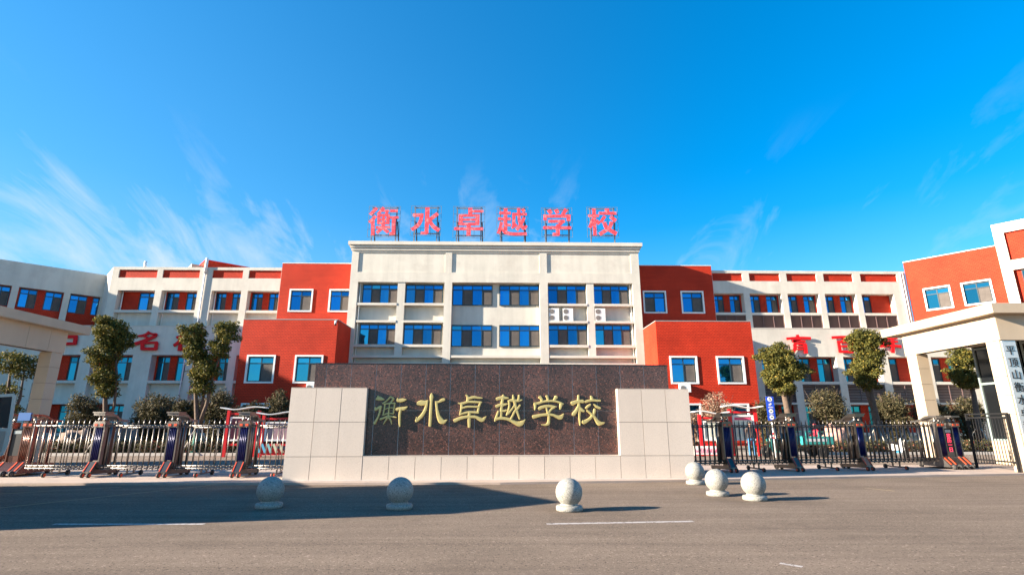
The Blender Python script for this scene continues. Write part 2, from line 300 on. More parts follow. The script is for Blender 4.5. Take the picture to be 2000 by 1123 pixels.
GLYPHS = {'g1':(-3.378,1.538,[[(-0.487,0.81,0.051),(-0.425,0.839,0.128),(-0.348,0.83,0.115),(-0.238,0.808,0.032)],[(-0.437,0.927,0.028),(-0.435,0.845,0.064)],[(-0.498,0.577,0.032),(-0.484,0.502,0.076),(-0.413,0.552,0.079),(-0.325,0.602,0.064)],[(-0.317,0.595,0.057),(-0.345,0.508,0.07),(-0.359,0.397,0.057),(-0.407,0.248,0.063),(-0.497,0.086,0.076)],[(-0.046,0.896,0.054),(-0.159,0.768,0.046),(-0.285,0.688,0.038)],[(-0.052,0.89,0.054),(0.041,0.831,0.064),(-0.015,0.746,0.051),(-0.028,0.695,0.043)],[(-0.242,0.664,0.038),(-0.091,0.689,0.045),(0.102,0.698,0.043)],[(-0.207,0.67,0.045),(-0.218,0.521,0.044),(-0.245,0.332,0.044)],[(0.094,0.689,0.045),(0.079,0.546,0.048),(0.067,0.378,0.046)],[(-0.238,0.338,0.032),(-0.087,0.394,0.043),(0.073,0.378,0.036)],[(-0.208,0.511,0.033),(-0.071,0.556,0.036),(0.082,0.558,0.033)],[(-0.063,0.683,0.038),(-0.073,0.533,0.036),(-0.084,0.31,0.051)],[(-0.316,0.217,0.066),(-0.218,0.254,0.057),(-0.081,0.304,0.063),(0.046,0.291,0.057),(0.161,0.271,0.035)],[(-0.098,0.267,0.063),(-0.171,0.15,0.04),(-0.221,0.061,0.018)],[(-0.06,0.267,0.063),(0.002,0.174,0.051),(0.031,0.074,0.023)],[(0.181,0.79,0.115),(0.274,0.781,0.115),(0.362,0.793,0.102),(0.445,0.811,0.028)],[(0.178,0.852,0.031),(0.181,0.79,0.064)],[(0.165,0.508,0.099),(0.261,0.533,0.084),(0.376,0.531,0.115),(0.498,0.592,0.018)],[(0.282,0.509,0.076),(0.266,0.322,0.074),(0.278,0.101,0.069),(0.287,0.0,0.032)]]),'g2':(-2.126,1.555,[[(-0.453,0.676,0.102),(-0.349,0.689,0.16),(-0.234,0.692,0.141),(-0.153,0.736,0.077)],[(-0.15,0.767,0.049),(-0.185,0.579,0.074),(-0.233,0.43,0.089),(-0.331,0.281,0.095),(-0.447,0.176,0.101),(-0.474,0.127,0.063)],[(-0.47,0.262,0.023),(-0.475,0.17,0.051)],[(-0.032,0.981,0.046),(-0.028,0.88,0.109),(-0.036,0.704,0.074),(-0.04,0.455,0.082),(-0.043,0.207,0.081),(-0.047,0.0,0.081)],[(0.37,0.799,0.079),(0.3,0.777,0.092),(0.199,0.723,0.061),(0.097,0.717,0.059)],[(0.123,0.717,0.077),(0.149,0.517,0.07),(0.201,0.306,0.108),(0.282,0.164,0.165),(0.36,0.123,0.133),(0.475,0.18,0.02)]]),'g3':(-0.933,1.522,[[(-0.149,0.972,0.046),(-0.096,0.896,0.072),(-0.093,0.751,0.09)],[(-0.077,0.864,0.085),(0.103,0.902,0.077),(0.244,0.884,0.062),(0.363,0.877,0.033)],[(-0.387,0.716,0.036),(-0.265,0.707,0.072),(-0.087,0.757,0.069),(0.08,0.758,0.069),(0.339,0.744,0.054)],[(-0.284,0.701,0.07),(-0.287,0.551,0.064),(-0.331,0.358,0.043)],[(0.304,0.739,0.062),(0.262,0.613,0.064),(0.224,0.426,0.064)],[(-0.262,0.573,0.061),(-0.097,0.611,0.056),(0.082,0.611,0.056),(0.262,0.611,0.049)],[(-0.321,0.376,0.043),(-0.207,0.414,0.061),(-0.055,0.445,0.061),(0.098,0.442,0.066),(0.245,0.43,0.059)],[(-0.039,0.426,0.079),(-0.038,0.24,0.094),(-0.031,0.0,0.076)],[(-0.488,0.185,0.109),(-0.331,0.253,0.095),(-0.179,0.296,0.083),(-0.014,0.308,0.087),(0.165,0.296,0.083),(0.312,0.23,0.121),(0.382,0.216,0.115),(0.488,0.315,0.018)]]),'g4':(0.302,1.614,[[(-0.219,0.889,0.039),(-0.216,0.811,0.116)],[(-0.418,0.754,0.093),(-0.322,0.786,0.09),(-0.206,0.796,0.113),(-0.056,0.788,0.039)],[(-0.225,0.786,0.093),(-0.25,0.672,0.075),(-0.25,0.584,0.087)],[(-0.432,0.528,0.092),(-0.321,0.572,0.082),(-0.205,0.584,0.092),(-0.083,0.607,0.033)],[(-0.256,0.559,0.082),(-0.275,0.422,0.069),(-0.28,0.198,0.074)],[(-0.256,0.407,0.056),(-0.192,0.394,0.074),(-0.108,0.419,0.044)],[(-0.368,0.39,0.044),(-0.396,0.297,0.064),(-0.44,0.173,0.069),(-0.473,0.084,0.051)],[(-0.458,0.142,0.077),(-0.306,0.17,0.089),(-0.14,0.158,0.089),(0.014,0.115,0.096),(0.167,0.037,0.108),(0.281,0.0,0.153),(0.364,0.027,0.134),(0.473,0.133,0.018)],[(-0.067,0.695,0.046),(0.052,0.713,0.093),(0.181,0.703,0.095),(0.284,0.711,0.075),(0.377,0.733,0.031)],[(0.091,0.881,0.039),(0.103,0.799,0.07),(0.11,0.71,0.075)],[(0.284,0.877,0.059),(0.264,0.729,0.07)],[(-0.038,0.685,0.062),(-0.025,0.547,0.062),(-0.051,0.422,0.062),(-0.112,0.26,0.046)],[(-0.102,0.272,0.038),(-0.031,0.347,0.077),(0.078,0.478,0.056),(0.142,0.572,0.051)],[(0.142,0.673,0.088),(0.167,0.547,0.077),(0.206,0.397,0.082),(0.257,0.26,0.069),(0.297,0.148,0.046)],[(0.315,0.572,0.051),(0.244,0.485,0.074),(0.142,0.372,0.074),(0.077,0.248,0.064),(0.024,0.148,0.059)]]),'g5':(1.51,1.583,[[(-0.271,0.856,0.106),(-0.214,0.79,0.07),(-0.196,0.704,0.077)],[(-0.051,0.891,0.075),(-0.02,0.818,0.07),(-0.002,0.727,0.077)],[(0.259,0.859,0.106),(0.206,0.79,0.075),(0.162,0.717,0.071)],[(-0.448,0.651,0.064),(-0.319,0.66,0.075),(-0.164,0.711,0.065),(0.005,0.73,0.065),(0.185,0.73,0.065),(0.34,0.692,0.065),(0.467,0.639,0.052)],[(-0.422,0.654,0.093),(-0.417,0.553,0.069),(-0.433,0.453,0.028)],[(0.409,0.642,0.101),(0.388,0.554,0.077),(0.367,0.481,0.051)],[(-0.298,0.491,0.1),(-0.192,0.541,0.09),(-0.037,0.572,0.077),(0.105,0.566,0.075),(0.249,0.554,0.036)],[(0.188,0.539,0.062),(0.09,0.476,0.064),(0.005,0.378,0.074)],[(-0.064,0.516,0.057),(-0.046,0.441,0.051),(-0.015,0.353,0.072)],[(-0.481,0.241,0.11),(-0.35,0.272,0.096),(-0.195,0.304,0.077),(-0.003,0.316,0.082),(0.151,0.297,0.077),(0.278,0.248,0.096),(0.38,0.232,0.139),(0.481,0.339,0.018)],[(0.007,0.304,0.08),(0.007,0.155,0.074),(-0.014,0.046,0.092),(-0.098,0.0,0.064),(-0.228,0.009,0.02)]]),'g6':(2.77,1.57,[[(-0.293,0.924,0.055),(-0.3,0.795,0.067),(-0.295,0.668,0.075),(-0.286,0.543,0.09),(-0.277,0.417,0.088),(-0.286,0.268,0.057),(-0.275,0.094,0.056),(-0.274,0.0,0.028)],[(-0.506,0.668,0.124),(-0.391,0.712,0.103),(-0.273,0.738,0.097),(-0.157,0.732,0.109)],[(-0.311,0.568,0.077),(-0.373,0.455,0.09),(-0.466,0.342,0.109),(-0.503,0.32,0.057)],[(-0.254,0.53,0.075),(-0.192,0.461,0.093),(-0.141,0.435,0.072)],[(0.106,0.896,0.057),(0.132,0.833,0.088),(0.142,0.77,0.078)],[(-0.086,0.717,0.072),(0.025,0.751,0.075),(0.168,0.77,0.075),(0.284,0.757,0.07),(0.394,0.757,0.062)],[(0.079,0.641,0.047),(0.006,0.587,0.075),(-0.067,0.523,0.072)],[(0.189,0.641,0.041),(0.277,0.574,0.085),(0.378,0.524,0.072)],[(0.209,0.493,0.075),(0.178,0.368,0.077),(0.097,0.255,0.077),(-0.01,0.168,0.082),(-0.153,0.096,0.126),(-0.18,0.15,0.033)],[(-0.04,0.453,0.062),(0.075,0.361,0.064),(0.174,0.268,0.082),(0.259,0.144,0.103),(0.345,0.059,0.139),(0.506,0.084,0.018)]]),'r1':(-11.109,18.721,[[(-0.745,2.748,0.302),(-1.338,2.054,0.301)],[(-0.79,1.934,0.289),(-1.362,1.267,0.288)],[(-1.052,1.518,0.327),(-0.97,0.0,0.325)],[(-0.089,2.796,0.31),(-0.627,2.102,0.232)],[(-0.243,2.46,0.193),(0.415,2.465,0.194)],[(0.352,2.548,0.213),(0.129,2.067,0.232)],[(-0.511,2.103,0.29),(-0.46,1.11,0.288)],[(-0.086,2.107,0.27),(-0.023,1.072,0.269)],[(0.35,2.11,0.278),(0.386,1.117,0.277)],[(-0.647,1.998,0.239),(0.499,2.008,0.24)],[(-0.612,1.571,0.2),(0.505,1.58,0.2)],[(-0.596,1.199,0.184),(0.507,1.208,0.185)],[(-0.045,1.113,0.308),(-0.036,0.661,0.307)],[(-0.707,0.779,0.238),(0.607,0.81,0.238)],[(-0.135,0.701,0.276),(-0.603,0.227,0.275)],[(0.021,0.662,0.288),(0.465,0.297,0.287)],[(0.532,2.445,0.248),(1.248,2.452,0.248)],[(0.493,1.779,0.224),(1.362,1.787,0.224)],[(0.912,1.887,0.34),(0.969,0.056,0.337)],[(1.009,0.158,0.237),(0.596,0.155,0.276)]]),'r2':(-7.173,18.923,[[(0.109,2.652,0.42),(0.108,0.0,0.353)],[(0.137,0.041,0.269),(-0.42,0.057,0.276)],[(-1.253,1.845,0.302),(-0.246,1.854,0.302)],[(-0.405,1.936,0.333),(-0.492,1.27,0.34),(-0.779,0.773,0.339),(-1.299,0.378,0.315)],[(1.104,2.032,0.342),(0.279,1.318,0.348)],[(0.23,1.567,0.329),(0.482,1.072,0.34),(0.846,0.621,0.355),(1.299,0.329,0.354)]]),'r3':(-3.101,18.749,[[(0.111,2.82,0.41),(0.106,2.108,0.37)],[(0.274,2.464,0.249),(1.366,2.474,0.25)],[(-0.789,2.142,0.381),(-0.781,1.021,0.379)],[(0.806,2.155,0.382),(0.805,1.034,0.379)],[(-0.98,2.015,0.241),(1.003,2.032,0.241)],[(-0.873,1.6,0.225),(0.99,1.615,0.225)],[(-0.978,1.151,0.263),(0.996,1.167,0.264)],[(-1.371,0.686,0.282),(1.371,0.688,0.282)],[(-0.009,1.11,0.395),(-0.006,0.0,0.393)]]),'r4':(1.022,18.947,[[(-0.648,2.61,0.36),(-0.684,1.355,0.342)],[(-1.252,2.122,0.281),(-0.159,2.111,0.281)],[(-1.365,1.516,0.265),(-0.158,1.505,0.265)],[(-0.684,1.438,0.343),(-0.641,0.116,0.317)],[(-0.643,0.899,0.241),(-0.139,0.903,0.241)],[(-1.052,1.186,0.303),(-1.127,0.689,0.302),(-1.336,0.029,0.301)],[(-0.991,0.607,0.252),(-0.718,0.198,0.309),(-0.331,0.057,0.302),(0.249,0.0,0.286),(1.351,0.029,0.287)],[(-0.022,1.986,0.281),(1.365,1.998,0.266)],[(0.134,1.988,0.305),(0.114,0.699,0.303)],[(-0.061,0.594,0.194),(0.405,0.949,0.303)],[(0.586,2.621,0.306),(0.641,1.533,0.289),(0.833,0.87,0.303),(1.142,0.542,0.408)],[(1.357,0.833,0.194),(1.122,0.48,0.272)],[(1.109,1.662,0.304),(0.833,1.036,0.303),(0.404,0.412,0.302)],[(0.938,2.519,0.266),(1.152,2.248,0.266)]]),'r5':(5.265,18.855,[[(-0.796,2.57,0.373),(-0.528,2.194,0.345)],[(-0.088,2.618,0.362),(0.099,2.208,0.345)],[(0.915,2.648,0.374),(0.528,2.078,0.306)],[(-1.296,1.915,0.305),(1.308,1.938,0.306)],[(-1.118,2.063,0.345),(-1.127,1.487,0.344)],[(1.136,2.083,0.361),(1.098,1.435,0.36)],[(-0.836,1.398,0.281),(0.766,1.411,0.281)],[(0.59,1.41,0.305),(0.111,0.949,0.304)],[(-1.333,0.751,0.284),(1.333,0.752,0.285)],[(0.074,1.073,0.343),(0.051,0.0,0.357)],[(0.13,0.062,0.279),(-0.432,0.087,0.303)]]),'r6':(9.615,18.862,[[(-0.793,2.75,0.347),(-0.784,0.0,0.319)],[(-1.353,1.988,0.259),(-0.331,1.996,0.259)],[(-0.855,1.678,0.385),(-1.028,1.259,0.384),(-1.261,0.78,0.32)],[(-0.626,1.513,0.337),(-0.307,1.174,0.337)],[(0.469,2.74,0.387),(0.486,2.255,0.386)],[(-0.321,2.248,0.299),(1.353,2.263,0.3)],[(0.237,1.959,0.299),(-0.163,1.35,0.321)],[(0.746,1.922,0.323),(1.275,1.479,0.346)],[(0.151,1.352,0.337),(0.397,0.731,0.352),(1.288,0.181,0.359)],[(0.859,1.4,0.337),(0.594,0.774,0.344),(-0.331,0.127,0.343)]]),'w2':(-31.688,7.998,[[(0.215,1.628,0.184),(0.074,1.433,0.19),(-0.309,1.269,0.158),(-0.759,1.219,0.133)],[(0.29,1.466,0.158),(0.588,1.386,0.158),(0.86,1.37,0.184),(0.69,1.159,0.215),(0.162,0.915,0.221),(-0.366,0.688,0.236),(-0.842,0.526,0.245),(-1.092,0.606,0.113)],[(-0.188,1.205,0.158),(0.165,1.083,0.126)],[(-0.213,0.624,0.236),(-0.121,0.0,0.251)],[(-0.195,0.608,0.195),(0.464,0.627,0.17),(1.092,0.645,0.183)],[(1.029,0.644,0.221),(1.042,0.003,0.245)],[(-0.197,0.08,0.207),(1.06,0.083,0.208)]]),'w3':(-27.844,7.912,[[(-0.764,1.66,0.184),(-0.706,0.979,0.222),(-0.695,0.0,0.277)],[(-1.13,1.156,0.19),(-0.968,1.237,0.174),(-0.434,1.271,0.174)],[(-0.769,0.979,0.19),(-0.977,0.688,0.221),(-1.272,0.456,0.208)],[(-0.606,0.947,0.19),(-0.327,0.674,0.177)],[(0.236,1.663,0.191),(0.398,1.436,0.191)],[(-0.181,1.272,0.19),(1.147,1.309,0.191)],[(0.097,1.111,0.19),(-0.253,0.916,0.158)],[(0.636,1.113,0.19),(1.018,0.888,0.19)],[(0.733,0.887,0.222),(0.416,0.468,0.221),(-0.018,0.21,0.237),(-0.447,0.129,0.208)],[(0.025,0.756,0.19),(0.525,0.372,0.221),(1.272,0.022,0.284)]]),'w1':(-38.775,8.409,[[(-0.846,0.687,0.247),(-0.699,0.0,0.29)],[(-0.846,0.687,0.224),(1.048,0.751,0.225)],[(0.931,0.774,0.247),(0.965,0.062,0.268)],[(-0.828,0.08,0.201),(1.065,0.12,0.201)],[(-0.356,1.556,0.225),(-0.125,0.724,0.247)],[(-1.065,1.182,0.202),(0.724,1.235,0.203)]]),'w4':(27.24,7.821,[[(-0.083,1.726,0.19),(-0.043,1.412,0.25)],[(-1.12,1.349,0.19),(-0.051,1.442,0.166),(1.12,1.398,0.202)],[(0.142,1.336,0.166),(-0.168,1.234,0.166),(-0.583,1.109,0.166),(0.029,1.158,0.154),(0.568,1.113,0.142)],[(-0.515,0.862,0.19),(0.052,0.899,0.142),(0.607,0.842,0.178)],[(0.521,0.865,0.249),(0.488,0.004,0.248)],[(-0.46,0.615,0.106),(0.429,0.63,0.107)],[(-0.492,0.381,0.106),(0.397,0.407,0.106)],[(-0.458,0.85,0.225),(-0.484,0.439,0.225),(-0.839,0.0,0.212)]]),'w5':(31.312,7.912,[[(-0.979,1.373,0.215),(0.059,1.454,0.167),(0.979,1.427,0.191)],[(0.233,1.424,0.227),(0.022,1.039,0.214)],[(-0.43,1.079,0.214),(-0.407,0.02,0.225)],[(-0.434,0.978,0.178),(0.876,0.982,0.179)],[(0.826,1.041,0.25),(0.655,0.0,0.225)],[(-0.378,0.578,0.131),(0.694,0.599,0.131)],[(-0.454,0.096,0.19),(0.738,0.07,0.19)]]),'w6':(35.656,7.905,[[(-0.278,1.653,0.18),(-0.498,1.266,0.227),(-0.79,0.969,0.167)],[(-0.246,1.338,0.132),(0.742,1.341,0.12)],[(-0.54,1.028,0.143),(0.726,1.033,0.132)],[(-0.974,0.602,0.214),(0.111,0.676,0.155),(0.974,0.572,0.227)],[(0.296,1.357,0.204),(0.208,0.617,0.227),(0.094,0.0,0.25)],[(-0.54,1.028,0.167),(-0.615,0.615,0.143)]])}
# ------------------------------------------------------------------ ground
def sheet(name, mat_, pts, z, th=None):
    b = MB(); n = len(pts)
    b.add([(x, y, z) for x, y in pts], [tuple(range(n))])
    if th: b.add([(x, y, z) for x, y in pts] + [(x, y, z-th) for x, y in pts], [(i, i+n, (i+1) % n + n, (i+1) % n) for i in range(n)])
    return b.build(name, mat_, kind='structure')
def asphalt(name, base, dark=.32):
    m = mat(name, base, .9, spec=.05, var=.10, vscale=.35, sweep=.12, speck=[(tuple(x*1.7 for x in base), 26, .60), (tuple(x*.45 for x in base), 30, .58)], bump=.7, bscale=90, dirt=(tuple(x*(1-dark) for x in base), .25), detail=8)
    return m
M_asph = asphalt('asphalt_worn', (.190, .147, .113))
M_asph2 = asphalt('asphalt_inner', (.24, .19, .15), .15)
M_pave = mat('concrete_apron', (.40, .31, .25), .85, var=.10, vscale=.6, bump=.3, bscale=70, dirt=((.28, .24, .22), .7))
M_kerb = mat('kerb_stone', (.48, .44, .40), .8, var=.1, vscale=2)
M_ground = mat('far_ground_soil', (.16, .14, .11), .95, var=.3, vscale=.1)
M_paint = mat('worn_road_paint', (.44, .40, .37), .8, speck=[((.19, .155, .13), 14, .54)])
M_yel = mat('faded_yellow_paint', (.30, .21, .10), .8, dirt=((.13, .11, .10), 3))
RZ = -.06
sheet('ground', M_ground, [(-900,-900),(900,-900),(900,1400),(-900,1400)], RZ-.03)
sheet('road', M_asph, [(-120,-14),(120,-14),(120,34),(17.7,18.44),(11.9,17.62),(5.9,16.62),(0,15.95),(-6,16.0),(-120,16.6)], RZ)
sheet('pavement', M_pave, [(-30,16.04),(-6,16.0),(0,15.95),(5.9,16.62),(11.9,17.62),(17.7,18.44),(32,20.6),(32,22.5),(-30,21.5)], 0, .1)
sheet('inner_road', M_asph2, [(-60,21.5),(-30,21.5),(32,22.5),(60,22.5),(60,29.9),(-60,29.3)], -.004)
def kerb(name, a, b):
    k = MB(); k.bar((a[0],a[1],.05), (b[0],b[1],.05), .16, .16); return k.build(name, M_kerb, kind='structure')
kerb('kerb', (-60,29.4), (-2,29.8)); kerb('kerb', (-2,29.8), (60,30.0))
sheet('planting_bed', M_ground, [(-60,29.5),(-2,29.9),(60,30.1),(60,41),(-60,41)], .03)
def mark(name, mat_, a, b, w, z=RZ+.004):
    a = Vector((*a, z)); b = Vector((*b, z)); d = (b-a).normalized(); s = Vector((-d.y, d.x, 0))*w*.5
    MB().add([a-s, b-s, b+s, a+s], [(0,1,2,3)]).build(name, mat_, kind='structure')
mark('lane_marking', M_paint, (-7.67,9.94), (-5.08,9.89), .11)
mark('lane_marking', M_paint, (.80,9.78), (3.42,9.98), .11)
mark('lane_marking', M_paint, (9.93,10.5), (12.6,10.75), .11)
mark('paint_scuff', M_paint, (3.46,7.08), (3.64,6.9), .07)
mark('yellow_marking', M_yel, (-13.6,13.2), (-10.37,15.55), .09)
mark('yellow_marking', M_yel, (-11.4,9.6), (-8.16,15.9), .08)
mark('yellow_marking', M_yel, (9.83,14.91), (10.15,14.2), .09)

# ------------------------------------------------------------------ windows
UP = MB().box(0,1,0,1,0,1)
_um = {}
def unit(mat_):
    if mat_.name not in _um: _um[mat_.name] = UP.mesh('pane', mat_)
    return _um[mat_.name]
def window(parent, x0, x1, z0, z1, y, cols=2, dark=(1,), trans=.27, glass=None, top=True, frame=None, flip=False):
    """dark: indices of lower lights that carry an insect screen"""
    g = glass or M_glass; fr = .075; w = x1-x0; h = z1-z0; zt = z1 - h*trans
    holes = []; cw = (w-fr)/cols
    for i in range(cols):
        a = x0+fr+i*cw; b = a+cw-fr
        holes.append((a, b, zt+fr*.5, z1-fr*1.5, 't', i)); holes.append((a, b, z0+fr, zt-fr*.5, 'b', i))
    wo_ = MB().plate(x0, x1, z0, z1, y, .07, [q[:4] for q in holes]).build('window', frame or M_frame, parent)
    for a, b, e, f, k, i in holes:
        if k == 'b' and i in dark:
            link('insect_screen', unit(M_screen), wo_, (a+.012, y+.03, e+.012), scale=(b-a-.024, .012, f-e-.024))
        else:
            link('pane', unit(M_glass2 if (cols == 4 and rnd.random() < .06) else g), wo_, (a+.003, y+.045, e+.003), rot=(rnd.uniform(-.004, .004), 0, rnd.uniform(-.006, .006)), scale=(b-a-.006, .012, f-e-.006))
    return wo_
def trim_window(parent, x0, x1, z0, z1, y, t=.13, **k):
    """window in a protruding white surround; outer size given"""
    MB().plate(x0, x1, z0, z1, y-.07, .28, [(x0+t, x1-t, z0+t, z1-t)]).build('window_surround', M_white, parent)
    window(parent, x0+t, x1-t, z0+t, z1-t, y+.08, **k)

# ------------------------------------------------------------------ central block
T = thing('school_building', 'cream central school block of tall window bays under a moulded cornice with rooftop characters', 'school building', (0,46,0))
topp = [(-13.01,-5.11,14.93,16.8),(-4.52,3.5,14.93,16.8),(4.15,11.89,14.93,16.8)]
bays = [(-12.9,-5.13,6.77,14.0),(-4.44,3.46,6.77,14.0),(4.2,11.91,6.77,14.0)]
low = [(-12.9,-5.13,.4,4.4),(-4.44,3.46,.1,4.4),(4.2,11.91,.4,4.4)]
w = MB().plate(-13.62, 12.62, -.06, 16.98, 0, .5, topp + bays + low)
w.box(-13.62,12.62,.58,14,-.06,16.98); w.build('wall', M_cream, T)
b = MB()
for x0,x1,z0,z1 in topp: b.box(x0,x1,.08,.5,z0,z1)
b.build('recessed_panel', M_cream, T)
c = MB()
for dz0, dz1, p in ((16.98,17.16,.10),(17.16,17.22,.06),(17.22,17.40,.20),(17.40,17.45,.15),(17.45,17.77,.34)):
    c.box(-13.62-p, 12.62+p, -p, 14+p, dz0, dz1)
c.build('cornice', M_cream2, T)
for side, (a, m0, m1, e) in (('l', (-12.9,-9.33,-8.66,-5.13)), ('r', (4.2,7.72,8.37,11.91))):
    MB().box(m0, m1, .06, .5, 7.43, 13.998).build('pier', M_cream, T)
    for (z0, z1) in ((11.88,12.08),(10.32,10.51),(8.15,8.37)):
        MB().box(a+.002, m0, .02, .5, z0, z1).build('window_ledge', M_cream2, T); MB().box(m1, e-.002, .02, .5, z0, z1).build('window_ledge', M_cream2, T)
    MB().box(a+.002, e-.002, .02, .5, 7.22, 7.43).build('beam', M_cream2, T)
    xs = ((-12.55,m0-.01),(m1+.01,e-.15)) if side == 'l' else ((a+.01,m0-.01),(m1+.01,e-.3))
    for i, (x0, x1) in enumerate(xs):
        window(T, x0, x1, 12.08, 13.9, .44, 4, (1,3), .25); window(T, x0, x1, 8.37, 10.25, .44, 4, (1,3), .25)
    px_ = -12.76 if side == 'l' else 11.76
    MB().tube([(px_,.40,6.8),(px_,.40,13.98)], .055).build('downpipe', M_white, T)
MB().box(-4.438, 3.458, .02, .5, 7.22, 7.43).build('beam', M_cream2, T)
for z0, z1 in ((11.97,13.9),(8.25,10.2)):
    for x0, x1, dk in ((-4.43,-.8,(1,3)),(-.17,3.45,(1,3))): window(T, x0, x1, z0, z1, .49, 4, dk, .25)
for x0, x1, z0, z1 in low:
    n = 2
    for i in range(n):
        wd = (x1-x0-.5)/n; window(T, x0+.1+i*(wd+.3), x0+.1+i*(wd+.3)+wd, z0+.6, z1-.2, .45, 4, (1,3), .25)

# ------------------------------------------------------------------ red brick annexes
def annex(name, label, x0, x1, ux0, ux1, wins, uwins, gl):
    T = thing(name, label, 'brick building', (0,42.2,0))
    ho = [(a+.02, b-.02, 4.74, 6.9) for a, b in wins] + [(a+.02, b-.02, .95, 3.17) for a, b in wins]
    w = MB().plate(x0, x1, -.06, 9.77, 0, .3, ho); w.box(x0, x1, .3, 5.98, -.06, 9.765); w.build('lower_wall', M_brick, T)
    MB().box(x0-.02, x1+.02, -.02, 5.98, 9.77, 9.83).build('coping', M_roof, T)
    ho = [(a+.02, b-.02, 11.7, 13.84) for a, b in uwins]
    w = MB().plate(ux0, ux1, 9.84, 16.36, 6.0, .3, ho); w.box(ux0, ux1, 6.3, 16, -.06, 16.355); w.build('upper_wall', M_brick, T)
    MB().box(ux0-.02, ux1+.02, 5.97, 16, 16.36, 16.42).build('coping', M_white, T)
    for i, (a, b_) in enumerate(wins):
        trim_window(T, a, b_, 4.71, 6.93, 0, glass=gl, dark=(1,)); trim_window(T, a, b_, .92, 3.2, 0, glass=gl, dark=(1,))
    for i, (a, b_) in enumerate(uwins): trim_window(T, a, b_, 11.68, 13.86, 6.0, dark=(0,) if (x0 > 0 and i == 0) else (1,))
    return T
annex('brick_annex', 'red brick annex left of the cream block, with white framed windows on two steps', -20.76, -13.2, -20.75, -13.64, [(-20.11,-17.85),(-16.33,-14.1)], [(-19.79,-17.6),(-16.1,-13.9)], M_glass2)
annex('brick_annex', 'red brick annex right of the cream block, its upper step in shadow', 12.64, 20.5, 12.64, 20.2, [(13.56,15.8),(17.35,19.6)], [(13.41,15.62),(17.01,19.2)], M_glass)

# ------------------------------------------------------------------ wings
def louver(parent, x0, x1, z0, z1, y):
    n = 11; fr = MB(); t = .05
    xs = [x0, x0+(x1-x0)/3, x0+2*(x1-x0)/3, x1-t]
    fr.box(x0, x1, y, y+.06, z0, z0+t).box(x0, x1, y, y+.06, z1-t, z1)
    for x in xs: fr.box(x, x+t, y+.001, y+.059, z0+t, z1-t)
    f = fr.build('louver_frame', M_louver, parent)
    me = MB().bar((x0+.03, 0, 0), (x1-.03, 0, 0), .11, .014, up=(0,.75,.66)).mesh('slat', M_louver)
    for i in range(n):
        link('slat', me, f, (0, y+.09, z0+t+.06+i*(z1-z0-2*t-.05)/(n-1)*.98))
def bay(T, x0, x1, zs, zo, z1, yf, depth, mode='wrw', lv=False, sp=True, glass=None):
    """opening x0..x1: spandrel zs..zo, window zone zo..z1"""
    zz = (zo-.24, zo-.01)
    MB().box(x0+.002, x1-.002, yf+.015, yf+depth, zz[0], zz[1]).build('window_ledge', M_cream2, T)
    if zs < zo-.5:
        MB().box(x0, x1, yf+(depth*.9 if lv else depth*.75), yf+depth-.001, zs, zz[0]).build('spandrel', M_cream, T)
        if lv: louver(T, x0+.02, x1-.02, zs+.02, zz[0]-.04, yf+.05)
    yb = yf+depth; wd = x1-x0
    hs_ = []
    if mode == 'wrw': ws = [(x0+.14, x0+wd*.40), (x0+wd*.60, x1-.12)]
    elif mode == 'rw': ws = [(x0+wd*.47, x1-.04)]
    elif mode == 'wr': ws = [(x0+.04, x0+wd*.40)]
    MB().plate(x0-.05, x1+.05, zo-.01, z1+.06, yb, .2, [(a, b_, zo-.01, z1-.05) for a, b_ in ws]).build('brick_infill', M_brick, T)
    for a, b_ in ws: window(T, a, b_, zo, z1-.05, yb+.05, 2, (1,), .25, glass=glass)
# upper left wing
def wing(label, xs0, xs1, holes, panels, loww, lx0, lx1, modes, lv, lowmodes, side):
    T = thing('school_wing', label, 'school building', (0,48.5,0))
    ho = [(a, b_, 10.40, 13.74) for a, b_ in holes] + [(a, b_, 14.96, 15.75) for a, b_ in panels]
    w = MB().plate(xs0, xs1, 10.15, 16.02, 0, .66, ho); w.box(xs0, xs1, .9, 12, -.06, 16.015); w.build('upper_wall', M_cream, T)
    for a, b_ in panels: MB().box(a-.03, b_+.03, .12, .6, 14.93, 15.79).build('brick_panel', M_brick, T)
    for (a, b_), m in zip(holes, modes): bay(T, a, b_, 10.40, 11.88, 13.74, 0, .65, m, lv)
    lowh = [(a, b_, 3.47, 7.56) for a, b_ in loww] + [(a, b_, .3, 3.3) for a, b_ in loww]
    w = MB().plate(lx0, lx1, -.06, 10.15, -1.1, .75, lowh)
    w.box(lx0, lx1, -.35, .89, 9.4, 10.145); w.build('lower_wall', M_cream, T)
    MB().box(lx0, lx1, -1.13, .0, 10.152, 10.2).build('coping', M_cream2, T)
    for (a, b_), m in zip(loww, lowmodes):
        bay(T, a, b_, 3.47, 5.33, 7.56, -1.1, .75, m, lv, glass=M_glass3)
        bay(T, a, b_, .3, .9, 3.3, -1.1, .75, m, False, glass=M_glass3)
    return T
LH = [(-35.86,-32.43),(-31.82,-28.51),(-27.19,-24.44),(-23.83,-20.9)]
LP = [(-36.08,-32.51),(-31.99,-28.55),(-27.35,-24.5),(-23.95,-20.9)]
LL = [(-40.9,-37.2),(-36.2,-32.64),(-31.0,-27.92),(-27.29,-24.2),(-23.55,-20.85)]
TL = wing('cream left school wing with red brick strips under the roof and red characters', -36.7, -20.72, LH, LP, LL, -44.5, -20.72, ['rw','wrw','wrw','wrw'], False, ['wrw','rw','wrw','wrw','wrw'], 'l')
